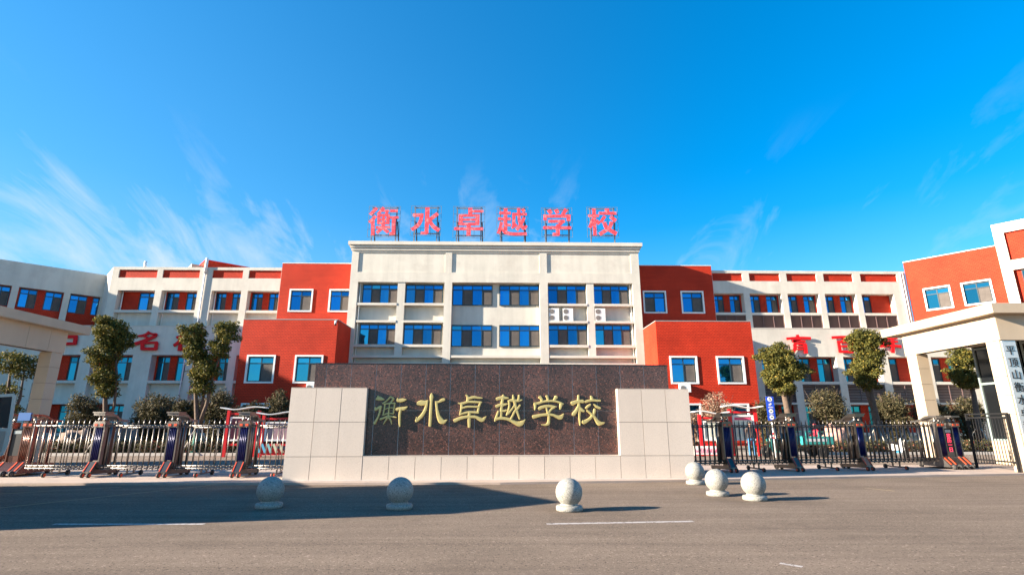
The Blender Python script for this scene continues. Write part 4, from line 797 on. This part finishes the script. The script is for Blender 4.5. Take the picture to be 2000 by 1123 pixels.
def clumps(spec, seed, k=7, far=.85, rr=(.35,.6)):
    """break each ellipsoid into smaller lumps"""
    r = random.Random(seed); out = []
    for (x, y, z, a, b_, c_) in spec:
        out.append((x, y, z, a*.80, b_*.80, c_*.80))
        for i in range(k):
            t = r.uniform(0, 2*math.pi); p = math.acos(r.uniform(-1,1)); f = r.uniform(.6,far)
            q = r.uniform(*rr); out.append((x+a*f*math.sin(p)*math.cos(t), y+b_*f*math.sin(p)*math.sin(t), z+c_*f*math.cos(p), a*q, b_*q, c_*q*.8))
    return out
def tree(label, x, y, base, crown, stems, n, seed, wrap=True):
    T = thing('pruned_tree', label, 'tree', (x, y, base), group='pruned evergreen trees in the planting bed')
    tr = MB()
    for s in stems: tr.tube([q[:3] for q in s], [q[3]*1.2 for q in s], 9)
    tr.build('trunk', M_bark, T)
    leaves('crown', M_leaf, clumps(crown, seed, 13, rr=(.18,.40), far=1.0), int(n*2.4), .062, T, seed)
    if wrap:
        MB().tube([(0,0,.0),(0.0,0,.9),(0,0,1.35)], [.17,.155,.15], 12).build('trunk_wrap', M_wrap, T)
        for a in (0.3, 2.4, 4.5): MB().tube([(.95*math.cos(a),.95*math.sin(a),0),(.1*math.cos(a),.1*math.sin(a),1.45)], .025, 6).build('support_stake', M_stake, T)
    return T
tree('tall columnar pruned tree left of the red character, crown in three stacked tiers', -21.6, 30.2, 0,
     [(-.95+.3,0,6.75,1.05,1.0,.85),(-.75,0,5.4,1.0,.95,.8),(-.55,0,4.1,.85,.8,.7),(-.2,0,3.4,.6,.6,.5),(.1,.1,6.2,.6,.6,.6)],
     [[(0,0,0,.13),(0,0,1.6,.11),(-.25,0,2.8,.09),(-.6,0,4.6,.06),(-.6,0,6.5,.03)],[(0,.05,1.5,.08),(.25,.05,2.6,.06),(.1,0,4.3,.05),(-.3,0,6,.02)]], 7200, 3)
tree('forked pruned tree with a Y shaped crown beside the left brick annex', -16.6, 30.2, 0,
     [(-1.0,0,6.5,.8,.8,.75),(-.75,0,5.5,.75,.75,.7),(.85,0,6.7,.75,.75,.75),(.6,0,5.7,.65,.65,.7),(0,0,4.6,.8,.75,.9),(.0,0,3.6,.65,.6,.6)],
     [[(0,0,0,.14),(0,0,1.5,.13),(-.25,0,2.6,.09),(-.7,0,5,.05),(-1,0,6.3,.02)],[(0,0,1.4,.1),(.3,0,2.6,.08),(.5,0,4.6,.05),(.9,0,6.5,.02)],[(0,.05,1.5,.07),(.05,.05,3,.06),(0,0,4.6,.03)]], 7000, 5)
tree('loose pruned tree behind the left guardhouse pillar at the left edge', -27.1, 30.4, 0,
     [(-.6,0,5.0,1.2,1.1,.75),(.3,0,4.6,.9,.9,.7),(-.7,0,3.1,1.1,1,.8),(-.2,0,2.2,.9,.9,.6)],
     [[(0,0,0,.13),(0,0,1.5,.11),(-.3,0,3,.08),(-.5,0,4.8,.03)],[(.1,0,1.2,.08),(.4,0,3,.06),(.3,0,4.6,.02)]], 2900, 8)
tree('round headed pruned tree with dense dark crown beside the right brick annex', 16.55, 30.7, 0,
     [(-.25,0,5.35,1.15,1.1,.85),(.15,0,4.6,1.2,1.1,.8),(-.55,0,4.3,.9,.9,.7),(-.1,0,3.6,.75,.75,.45)],
     [[(0,0,0,.19),(0,0,1.6,.17),(-.12,0,3,.14),(-.3,0,4.8,.07)],[(0,0,2.4,.1),(.35,0,3.6,.06),(.5,0,4.8,.02)]], 8400, 11, False)
tree('tall pruned tree in two tiers in front of the red character, right wing', 22.6, 32.2, 0,
     [(.1,0,6.65,1.25,1.1,.85),(.35,0,5.75,.9,.9,.6),(-.1,0,4.9,1.05,1,.75),(-.2,0,4.1,.75,.7,.55)],
     [[(0,0,0,.2),(0,0,1.6,.18),(-.05,0,3.2,.13),(.0,0,5,.08),(.2,0,6.6,.03)],[(0,0,2.0,.12),(-.3,0,3.6,.08),(-.3,0,5,.02)]], 8400, 14)
tree('yellowish pruned tree seen under the right guardhouse canopy', 30.6, 34.2, 0,
     [(0,0,5.8,1.0,.9,.8),(-.3,0,4.7,.9,.9,.75),(.1,0,4.2,.8,.8,.5)],
     [[(0,0,0,.17),(0,0,1.6,.15),(.1,0,3.4,.12),(.1,0,5.6,.05)]], 5600, 17)
def shrub(label, x, y, w_, h, m, seed, n=7000, sz=.075):
    T = thing('shrub', label, 'shrub', (x, y, 0), group='shrubs in the planting bed')
    s = MB(); r = random.Random(seed)
    for i in range(9):
        a = r.uniform(0, 6.28); d = r.uniform(.2, .5)*w_; s.tube([(.05*math.cos(a),.05*math.sin(a),0),(d*.4*math.cos(a),d*.4*math.sin(a),h*.5),(d*math.cos(a),d*.7*math.sin(a),h*.9)], [.035,.022,.008], 5)
    s.build('stem', M_bark, T)
    leaves('foliage', m, clumps([(0,0,h*.62,w_*.5,w_*.45,h*.36),(0,0,h*.3,w_*.36,w_*.33,h*.26)], seed, 10, rr=(.22,.45)), n, sz, T, seed, .8, 1.5)
for i, (x, y, w_, h, m, lb) in enumerate([
    (-26.0,34.6,2.6,3.6,M_leafd,'brownish green shrub behind the left guardhouse pillar'),
    (-22.3,35.2,2.3,3.0,M_leafd,'low dark shrub just right of the tiered tree trunk'),
    (-22.9,36.4,3.2,3.9,M_leafd,'large rounded olive shrub before the left wing'),
    (-19.9,35,1.9,3.4,M_leafd,'narrow grey green shrub left of the forked tree'),
    (-18.0,34.8,2.4,4.1,M_leafd,'tall dark shrub right of the forked tree trunk'),
    (-15.7,34.6,2.2,3.1,M_leafd,'low shrub in front of the left brick annex'),
    (-14.3,35,2.3,3.7,M_leafd,'taller shrub beside the left end of the sign wall'),
    (14.2,35.4,2.5,3.9,M_leafb,'bare pinkish brown shrub in front of the right brick annex'),
    (12.6,35.6,1.8,2.6,M_leafb,'small bare shrub close to the right end of the sign wall'),
    (17.3,34.9,2.0,3.5,M_leafd,'dry shrub behind the blue sign pole'),
    (21.5,35.2,2.7,4.3,M_leafd,'large rounded brown green shrub between the two right trees'),
    (25.9,35.3,2.6,4.0,M_leafd,'brown shrub right of the two tiered tree'),
    (28.3,35.4,2.3,3.6,M_leafd,'shrub seen between the right guardhouse pillars'),
    (31.6,36.0,2.6,3.6,M_leafd,'shrub behind the yellowish tree at the right guardhouse')]):
    shrub(lb, x, y, w_, h, m, 30+i, sz=.045 if m is M_leafb else .055, n=8000)
def hedge(x0, x1, y, h, seed, name='hedge'):
    bl = [(x0+(x1-x0)*i/40, y+rnd.uniform(-.2,.2), h*.5, (x1-x0)/55+.25, .5, h*.55) for i in range(41)]
    o = leaves(name, M_leafh, bl, 15000, .06, None, seed, .5, kind='stuff'); o['category'] = 'hedge'; return o
o = hedge(-30, -14.6, 30.5, .72, 50); o['label'] = 'low clipped hedge along the inner road behind the left gate'
o = hedge(14.6, 34, 30.9, .72, 51); o['label'] = 'low clipped hedge along the inner road behind the right gate'
def boulder(label, x, y, sx, sy, sz, seed, m):
    b = MB(); r = random.Random(seed); n = 18; vs = []
    import mathutils.noise as mn
    for i in range(11):
        for k in range(n):
            p = math.pi*i/10; t = 2*math.pi*k/n; d = Vector((math.sin(p)*math.cos(t), math.sin(p)*math.sin(t), math.cos(p)))
            f = .82+.42*mn.noise(d*1.6+Vector((seed,0,0)))+.15*mn.noise(d*4+Vector((seed,3,0)))
            vs.append((d.x*sx*f, d.y*sy*f, max(-.1, d.z*sz*f+sz*.55)))
    fs = [(i*n+k, i*n+(k+1)%n, (i+1)*n+(k+1)%n, (i+1)*n+k) for i in range(10) for k in range(n)]
    b.add(vs, [f[::-1] for f in fs], True); o = b.build('boulder', m); o.location = (x,y,0); o['label'] = label; o['category'] = 'boulder'
boulder('large brown landscape boulder with flat top behind the left gate', -22.6, 32.6, 1.5, .9, 1.25, 2, M_rock)
boulder('smaller dark boulder at the left foot of the large brown one', -25.0, 32.8, 1.2, .8, .95, 5, M_rock)
boulder('pinkish sunlit boulder behind the right gate', 20.6, 33.0, 1.25, .8, 1.15, 9, M_rockp)

# ------------------------------------------------------------------ notice boards
def board(label, x, y, w_, h, rz, flip, posterm, lit=None):
    T = thing('notice_board', label, 'notice board', (x, y, 0), rz, group='red framed notice boards')
    for q in (0, w_): MB().box(q-.07,q+.07,-.07,.07,0,h).build('post', M_redp, T)
    MB().box(.07,w_-.07,-.04,.04,h-.22,h-.12).build('crossbar', M_redp, T); MB().box(.07,w_-.07,-.04,.04,.55,.65).build('crossbar', M_redp, T)
    fr = MB().plate(.12, w_-.12, .78, h-.32, -.05, .10, [(.2,w_-.2,.86,h-.40)]).build('board_frame', M_white, T)
    MB().box(.2,w_-.2,-.01,.03,.86,h-.40).build('poster', posterm, T)
    # wavy roof sheet
    rf = MB(); N_ = 16; vs = []
    for i in range(N_+1):
        t = i/N_; xx = -.35+(w_+.7)*t; zz = h+.09+.07*math.sin((t if not flip else 1-t)*2*math.pi*1.0+.3)
        vs += [(xx,-.32,zz),(xx,.32,zz),(xx,.32,zz+.045),(xx,-.32,zz+.045)]
    fs = []
    for i in range(N_):
        for k in range(4): fs.append((i*4+k, (i+1)*4+k, (i+1)*4+(k+1)%4, i*4+(k+1)%4))
    fs += [(0,1,2,3),(N_*4+3,N_*4+2,N_*4+1,N_*4)]
    rf.add(vs, fs).build('wavy_roof', M_white, T)
    return T
def poster(name, base, s1, s2):
    m = mat(name, base, .5, speck=[(s1, 6, .60), (s2, 14, .62)]); return m
P1 = poster('poster_maroon', (.22,.05,.06), (.5,.25,.25), (.07,.03,.05)); P2 = poster('poster_mixed', (.34,.20,.22), (.14,.16,.22), (.6,.5,.45))
P3 = poster('poster_cream', (.72,.72,.58), (.72,.72,.58), (.72,.72,.58)); 
b1 = board('red notice board with wavy white roof and dark posters, behind the left gate', -14.05, 28.3, 1.5, 2.3, R(4), True, P1)
b2 = board('red notice board partly hidden by the left end of the sign wall', -12.1, 28.0, 1.5, 2.05, R(4), True, P2)
b3 = board('sunlit red notice board nearest the right end of the sign wall', 10.45, 28.3, 1.15, 2.1, R(-2), False, P3)
b4 = board('larger red notice board in front of the man in jeans', 12.2, 28.6, 1.35, 2.4, R(-2), False, P3)
# printed lines and blocks on the bright boards
M_ink = mat('print_ink', (.12,.13,.12), .6); M_pink = mat('pink_print', (.70,.08,.16), .5); M_grn = mat('green_print', (.15,.45,.15), .5)
for bb, w_ in ((b3,1.15),(b4,1.35)):
    k = MB()
    for c_ in range(3):
        for i in range(14): k.box(.26+c_*(w_-.5)/3, .26+c_*(w_-.5)/3+(w_-.5)/3*.75*rnd.uniform(.6,1), -.014,-.0105, 1.0+i*.055, 1.015+i*.055)
    k.build('printed_lines', M_ink, bb)
MB().box(.22,1.13,-.016,-.0105,1.82,1.96).build('poster_heading', M_pink, b4)
k = MB(); k.box(-.45,1.25,-.12,-.06,.06,.52); o = k.build('base_panel', M_white, b3)
k = MB()
for i in range(26): x = -.42+i*.064; k.bar((x,-.125,.12+rnd.uniform(0,.1)), (x+.05,-.125,.3+rnd.uniform(0,.18)), .018, .006, up=(0,1,0))
k.build('flower_print', M_pink, b3)
MB().box(-.45,1.25,-.13,-.115,.06,.10).build('base_trim', M_redp, b3)
M_dec1 = mat('light_blue_letter', (.12,.45,.62), .4); M_dec2 = mat('teal_letter', (.25,.52,.50), .4); M_dec3 = mat('cream_letter', (.62,.6,.4), .4)
T = thing('slogan_board', 'low red board with slanted blue, teal and cream letters below the notice board', 'sign', (-12.25,27.6,0), R(4))
vs = [(0,.62),(.18,.12),(1.6,.12),(1.6,.35)]
MB().add([(x,0,z) for x,z in vs]+[(x,.06,z) for x,z in vs], [(3,2,1,0)[::-1],(4,5,6,7)[::-1],(0,1,5,4),(1,2,6,5),(2,3,7,6),(3,0,4,7)]).build('board', M_redp, T)
for i, m in enumerate((M_dec1, M_dec1, M_dec2, M_dec3, M_dec3)):
    x = .08+i*.28; MB().bar((x,-.02,.66),(x+.2,-.02,.24), .11, .03, up=(0,1,0)).build('letter', m, T)

# ------------------------------------------------------------------ traffic sign post
T = thing('sign_post', 'four blue square traffic plates stacked on a white pole behind the right gate', 'traffic sign', (13.72,27.2,0))
M_pole = mat('white_pole', (.7,.7,.68), .4); M_sblue = mat('sign_blue', (.01,.07,.55), .35)
MB().tube([(0,0,0),(0,0,2.97)], .035, 10).build('pole', M_pole, T)
for z in (.9,1.1): MB().tube([(0,0,z),(0,0,z+.1)], .038, 10).build('red_band', M_redp, T)
for i in range(4):
    z = 2.98-.305*(i+1); p = MB().box(-.2,.2,-.05,-.035,z+.006,z+.3).build('sign_plate', M_sblue, T)
    cz = z+.165
    if i == 0:
        MB().lathe([(.12,-.056),(.12,-.051)], (0,0,cz), 24, 'y').build('disc', M_white, p); link('numeral', txt_mesh('5', .22, M_black, .001), p, (0,-.059,cz), (R(90),0,0))
    elif i == 1:
        MB().bar((-.08,-.054,cz+.02),(.06,-.054,cz+.09), .07, .006, up=(0,1,0)).bar((.0,-.054,cz-.0),(.03,-.054,cz+.05), .02, .006, up=(0,1,0)).box(-.13,.13,-.056,-.051,z+.045,z+.07).box(-.1,.1,-.056,-.051,z+.085,z+.105).build('camera_symbol', M_white, p)
    else:
        MB().lathe([(.11,-.056),(.11,-.051)], (0,0,cz+.02), 24, 'y').build('disc', M_white, p); MB().box(-.12,.12,-.056,-.051,z+.015,z+.035).build('caption_bar', M_white, p)
        MB().box(-.05,.05,-.060,-.057,cz-.0,cz+.05).build('symbol', M_ink, p)

# ------------------------------------------------------------------ people
def skin_obj(name, nodes, edges, mat_, parent, sub=1):
    me = bpy.data.meshes.new(name); me.from_pydata([q[:3] for q in nodes], edges, []); me.materials.append(mat_)
    o = link(name, me, parent); o.modifiers.new('skin', 'SKIN'); sv = me.skin_vertices[0].data
    for i, q in enumerate(nodes): sv[i].radius = (q[3], q[4] if len(q) > 4 else q[3])
    sv[0].use_root = True
    s = o.modifiers.new('sub', 'SUBSURF'); s.levels = s.render_levels = sub+1
    return o
M_skin = mat('skin', (.45,.26,.18), .5); M_hair = mat('black_hair', (.012,.010,.010), .5)
def head_mesh(parent, c, face, sc_=1.0, hat=None):
    """head with nose, ears, eyes and hair; face = yaw"""
    H_ = link('head', MB().lathe([(.002,-.115),(.045,-.105),(.062,-.07),(.074,-.02),(.078,.03),(.072,.075),(.05,.105),(.002,.118)], n=16).mesh('head', M_skin), parent, c, (0,0,face), (sc_,sc_*1.15,sc_))
    MB().lathe([(.004,0),(.016,.03),(.010,.05)], (0,-.078,-.03), 8).build('nose', M_skin, H_)
    for s in (-1,1): MB().box(s*.078-.008,s*.078+.008,-.01,.02,-.03,.03).build('ear', M_skin, H_); MB().box(s*.028-.01,s*.028+.01,-.079,-.068,.005,.013).build('eye', M_black, H_)
    MB().box(-.022,.022,-.074,-.062,-.062,-.056).build('mouth', M_redp, H_)
    MB().lathe([(.080,.0),(.086,.03),(.082,.08),(.058,.117),(.002,.13)], (0,.012,0), 16).build('hair' if not hat else 'cap', hat or M_hair, H_)
def hand(parent, c, dirv, m=None):
    nodes = [(0,0,0,.022,.03),(0,0,-.06,.02,.036)]; ed = [(0,1)]
    for i, q in enumerate((-.028,-.010,.010,.028)):
        b_ = len(nodes); nodes += [(q,-.004,-.095,.009),(q*1.1,-.014,-.125+abs(i-1.5)*.006,.008),(q*1.1,-.03,-.15+abs(i-1.5)*.008,.007)]; ed += [(1,b_),(b_,b_+1),(b_+1,b_+2)]
    b_ = len(nodes); nodes += [(.038,-.012,-.04,.010),(.055,-.025,-.075,.009)]; ed += [(0,b_),(b_,b_+1)]
    o = skin_obj('hand', nodes, ed, M_skin, parent, 0); o.location = c; d = Vector(dirv).normalized(); o.rotation_euler = (-d).to_track_quat('Z','Y').to_euler(); return o
# man reading the board, seen from behind
T = thing('person', 'man in dark brown jacket and blue jeans standing at the large notice board', 'person', (12.75,27.6,-.004), R(172))
M_jean = mat('blue_denim', (.03,.14,.30), .8, var=.25, vscale=14); M_brown = mat('brown_jacket', (.055,.035,.028), .8)
skin_obj('body', [(0,0,.92,.10,.08),(0,0,1.15,.12,.08),(0,.01,1.38,.11,.07),(0,0,1.50,.05),(0,-.01,1.56,.048)], [(0,1),(1,2),(2,3),(3,4)], M_skin, T)
skin_obj('jeans', [(0,0,.95,.15,.10),(-.09,0,.86,.095,.09),(-.11,0,.50,.072),(-.12,.01,.06,.062),(.09,0,.86,.095,.09),(.11,0,.50,.072),(.12,-.0,.06,.062)], [(0,1),(1,2),(2,3),(0,4),(4,5),(5,6)], M_jean, T)
skin_obj('jacket', [(0,0,.88,.17,.12),(0,0,1.15,.16,.115),(0,.01,1.36,.17,.10),(0,0,1.47,.075),(-.20,.01,1.38,.065),(-.25,0,1.12,.055),(-.25,-.04,.88,.046),(.20,.01,1.38,.065),(.25,0,1.12,.055),(.25,-.04,.88,.046)], [(0,1),(1,2),(2,3),(2,4),(4,5),(5,6),(2,7),(7,8),(8,9)], M_brown, T)
head_mesh(T, (0,-.02,1.64), 0); hand(T, (-.25,-.05,.84), (0,-.1,-1)); hand(T, (.25,-.05,.84), (0,-.1,-1))
for q in (-.12,.12): MB().box(q-.05,q+.05,-.17,.09,0,.05).box(q-.045,q+.045,-.06,.08,.05,.10).build('shoe', M_black, T)
# cargo tricycle
TRX, TRY = 13.3, 27.3
T = thing('cargo_tricycle', 'teal electric cargo tricycle with open bed on the inner road behind the right gate', 'tricycle', (TRX,TRY,-.004), R(4))
def twheel(x, y, r): 
    o = MB().lathe([(r-.07,-.035),(r-.01,-.045),(r,0),(r-.01,.045),(r-.07,.035)], n=26, axis='y').build('wheel', M_rubber, T); o.location = (x,y,r)
    sp = MB().lathe([(.05,-.05),(.05,.05)], n=12, axis='y')
    for k in range(10): a = k*math.pi/5; sp.bar((0,0,0),((r-.06)*math.cos(a),0,(r-.06)*math.sin(a)), .012)
    sp.build('rim', M_steel, o)
twheel(0,0,.27); twheel(2.75,-.42,.29); twheel(2.75,.42,.29)
MB().bar((.0,-.07,.27),(.28,-.05,.95),.035).bar((0,.07,.27),(.28,.05,.95),.035).bar((.28,0,.9),(.36,0,1.08),.05).build('fork', M_steel, T)
MB().tube([(.45,-.36,1.12),(.36,-.15,1.10),(.36,.15,1.10),(.45,.36,1.12)], .016, 8).build('handlebar', M_black, T)
MB().bar((.36,-.06,1.0),(.36,.06,1.0),.14).build('headlamp', M_pale, T)
MB().bar((.22,0,.95),(.52,0,.30),.34,.04,up=(0,1,0)).build('leg_shield', M_teal, T)
MB().box(.5,1.0,-.2,.2,.26,.32).build('footboard', M_teal, T)
MB().box(1.0,1.5,-.24,.24,.26,.68).build('seat_box', M_teal, T); MB().box(.98,1.52,-.25,.25,.68,.78).build('seat', M_black, T)
MB().box(1.5,3.3,-.3,.3,.40,.47).build('chassis', M_black, T)
MB().box(1.75,3.35,-.5,.5,.62,.66).build('bed_floor', M_teal, T)
for a in ((1.75,3.35,-.52,-.48),(1.75,3.35,.48,.52),(1.75,1.79,-.479,.479),(3.31,3.35,-.479,.479)): MB().box(a[0],a[1],a[2],a[3],.661,1.02).build('bed_side', M_teal, T)
MB().box(1.9,2.95,-.526,-.521,.78,.92).build('white_lettering_strip', M_pale, T)
k = MB()
for x in (1.77,2.55,3.33): k.bar((x,-.5,1.02),(x,-.5,1.25),.03).bar((x,.5,1.02),(x,.5,1.25),.03)
k.bar((1.77,-.5,1.25),(3.33,-.5,1.25),.03).bar((1.77,.5,1.25),(3.33,.5,1.25),.03); k.build('side_rail', M_teal, T)
k = MB().box(2.45,3.05,-.47,-.37,.56,.6).box(2.45,3.05,.37,.47,.56,.6); k.build('mudguard', M_steel, T)
def seated(label, loc, rz, top, low_, cap, arms, floor, sc_=1.0):
    P_ = thing('person', label, 'person', loc, rz); P_.scale = (sc_,)*3
    skin_obj('body', [(0,0,.10,.10,.08),(0,0,.30,.12,.08),(0,0,.50,.10,.07),(0,-.01,.62,.05),(0,-.03,.68,.045)], [(0,1),(1,2),(2,3),(3,4)], M_skin, P_)
    skin_obj('trousers', [(0,0,.10,.14,.11),(-.10,-.10,.10,.085),(-.14,-.44,.10,.065),(-.14,-.46,-floor+.08,.05),(.10,-.10,.10,.085),(.14,-.44,.10,.065),(.14,-.46,-floor+.08,.05)], [(0,1),(1,2),(2,3),(0,4),(4,5),(5,6)], low_, P_)
    skin_obj('jacket', [(0,.01,.10,.16,.12),(0,0,.32,.16,.115),(0,0,.49,.16,.10),(0,-.01,.60,.07),(-.20,0,.50,.065),(-.25,-.10,.30,.052),(-.20,-.34,arms,.042),(.20,0,.50,.065),(.25,-.10,.30,.052),(.20,-.34,arms,.042)], [(0,1),(1,2),(2,3),(2,4),(4,5),(5,6),(2,7),(7,8),(8,9)], top, P_)
    head_mesh(P_, (0,-.04,.79), 0, 1.0, cap); hand(P_, (-.20,-.37,arms), (0,-1,-.1)); hand(P_, (.20,-.37,arms), (0,-1,-.1))
    for q in (-.14,.14): MB().box(q-.05,q+.05,-.62,-.40,-floor,-floor+.06).build('shoe', M_black, P_)
    return P_
M_blackc = mat('black_coat', (.015,.015,.017), .8); M_redc = mat('red_coat', (.55,.01,.03), .7)
seated('rider in black clothes at the handlebar of the teal tricycle', (TRX+1.2,TRY+.05,.72), R(-90+4), M_blackc, M_blackc, None, .32, .44)
seated('small person in red jacket and red cap sitting in the teal tricycle bed', (TRX+2.75,TRY+.15,.85), R(-90+4), M_redc, M_brown, M_redc, .22, .20, .86)
# small white scooter
T = thing('scooter', 'small white and blue scooter parked behind the right gate near the guardhouse pillar', 'scooter', (19.6,26.3,-.004), R(80))
def w2(x):
    o = MB().lathe([(.14,-.03),(.19,-.035),(.2,0),(.19,.035),(.14,.03)], n=20, axis='y').build('wheel', M_rubber, T); o.location = (x,0,.2)
    MB().lathe([(.13,-.02),(.13,.02)], n=14, axis='y').build('rim', M_steel, o)
w2(0); w2(1.05)
MB().bar((0,0,.2),(.14,0,.95),.06).build('fork', M_pale, T); MB().tube([(.2,-.3,1.0),(.14,-.1,.98),(.14,.1,.98),(.2,.3,1.0)], .015, 8).build('handlebar', M_black, T)
MB().bar((.1,0,.85),(.3,0,.32),.32,.05,up=(0,1,0)).build('leg_shield', M_white, T); MB().box(.28,.62,-.14,.14,.26,.32).build('footboard', mat('sky_blue_plastic',(.05,.35,.6),.4), T)
MB().box(.6,1.15,-.13,.13,.36,.66).build('body_panel', M_white, T); MB().box(.55,1.15,-.14,.14,.66,.76).build('seat', M_black, T)

# ------------------------------------------------------------------ box truck, nose to the left gate, passenger door open
T = thing('box_truck', 'white box truck at the left edge with its passenger door open beside the gate', 'truck', (-10.87,9.9,RZ), math.atan2(.83,-.56))
L_ = 4.5; W_ = 2.7
MB().box(0,L_,0,W_,.95,3.95).build('cargo_box', M_box, T)
MB().box(.2,7.2,.9,1.1,.55,.8).box(.2,7.2,1.7,1.9,.55,.8).build('chassis', M_black, T)
vs = [(4.75,.75),(4.75,2.75),(6.1,2.75),(6.55,1.75),(6.75,1.3),(6.75,.55),(5.9,.55)]; n = len(vs)
cb = MB(); cb.add([(x,.22,z) for x,z in vs]+[(x,2.4,z) for x,z in vs], [tuple(range(n)),tuple(range(n,2*n))[::-1]]+[(i,i+n,(i+1)%n+n,(i+1)%n) for i in range(n)]); cb.build('cab', M_truck, T)
MB().box(5.0,6.0,.205,.22,1.65,2.5).build('side_glass', M_dglass, T)
for x, r_ in ((1.2,.42),(5.6,.42)):
    for y in (.15, W_-.15):
        o = MB().lathe([(.25,-.12),(.40,-.13),(.42,0),(.40,.13),(.25,.12)], n=28, axis='y').build('wheel', M_rubber, T); o.location = (x,y,.42); MB().lathe([(.24,-.10),(.1,-.13),(.1,.13),(.24,.10)], n=20, axis='y').build('rim', M_pale, o)
# the open door, hinged at the front of the cab
DR = MB()
dv = [(0,.0),(0,.62),(.02,.95),(.32,1.62),(.95,1.70),(1.02,1.62),(1.05,.7),(1.0,.05),(.9,0)]
wn_ = [(.16,.80),(.38,1.50),(.88,1.56),(.92,.80)]
door = link('door', None, T, (6.15,.2,.80), (0,0,R(-84)))
def door_part(nm, pts, y0, y1, m, par):
    n = len(pts); b_ = MB(); b_.add([(-x,y0,z) for x,z in pts]+[(-x,y1,z) for x,z in pts], [tuple(range(n))[::-1],tuple(range(n,2*n))]+[(i,(i+1)%n,(i+1)%n+n,i+n) for i in range(n)]); return b_.build(nm, m, par)
bpy.data.objects.remove(door)
lowp = [(0,0),(0,.62),(.08,.76),(1.05,.76),(1.05,.35),(1.0,.05),(.9,0)]
door = door_part('door', lowp, -.05, .05, M_truck, T); door.location = (6.2,.2,.80); door.rotation_euler = (0,0,R(90-4))
fr = MB()
fp = [(.06,.74),(.34,1.60),(.94,1.66),(1.0,.74)]
for a, b_ in zip(fp, fp[1:]): fr.bar((-a[0],0,a[1]),(-b_[0],0,b_[1]), .07, .08)
fr.build('window_frame', M_truck, door)
door_part('window_glass', [(.12,.77),(.36,1.56),(.91,1.62),(.96,.77)], -.008, .008, M_dglass, door)
door_part('inner_panel', [(.1,.08),(.1,.6),(.2,.68),(.95,.68),(.95,.15),(.85,.08)], .052, .09, mat('grey_beige_door_trim',(.32,.30,.26),.6), door)
door_part('arm_rest', [(.25,.38),(.28,.46),(.8,.46),(.85,.38)], .09, .16, M_black, door)
for y in (-.0, 2.62):
    MB().box(6.5,6.58,y-.12,y+.02,1.75,2.2).build('mirror', M_black, T)
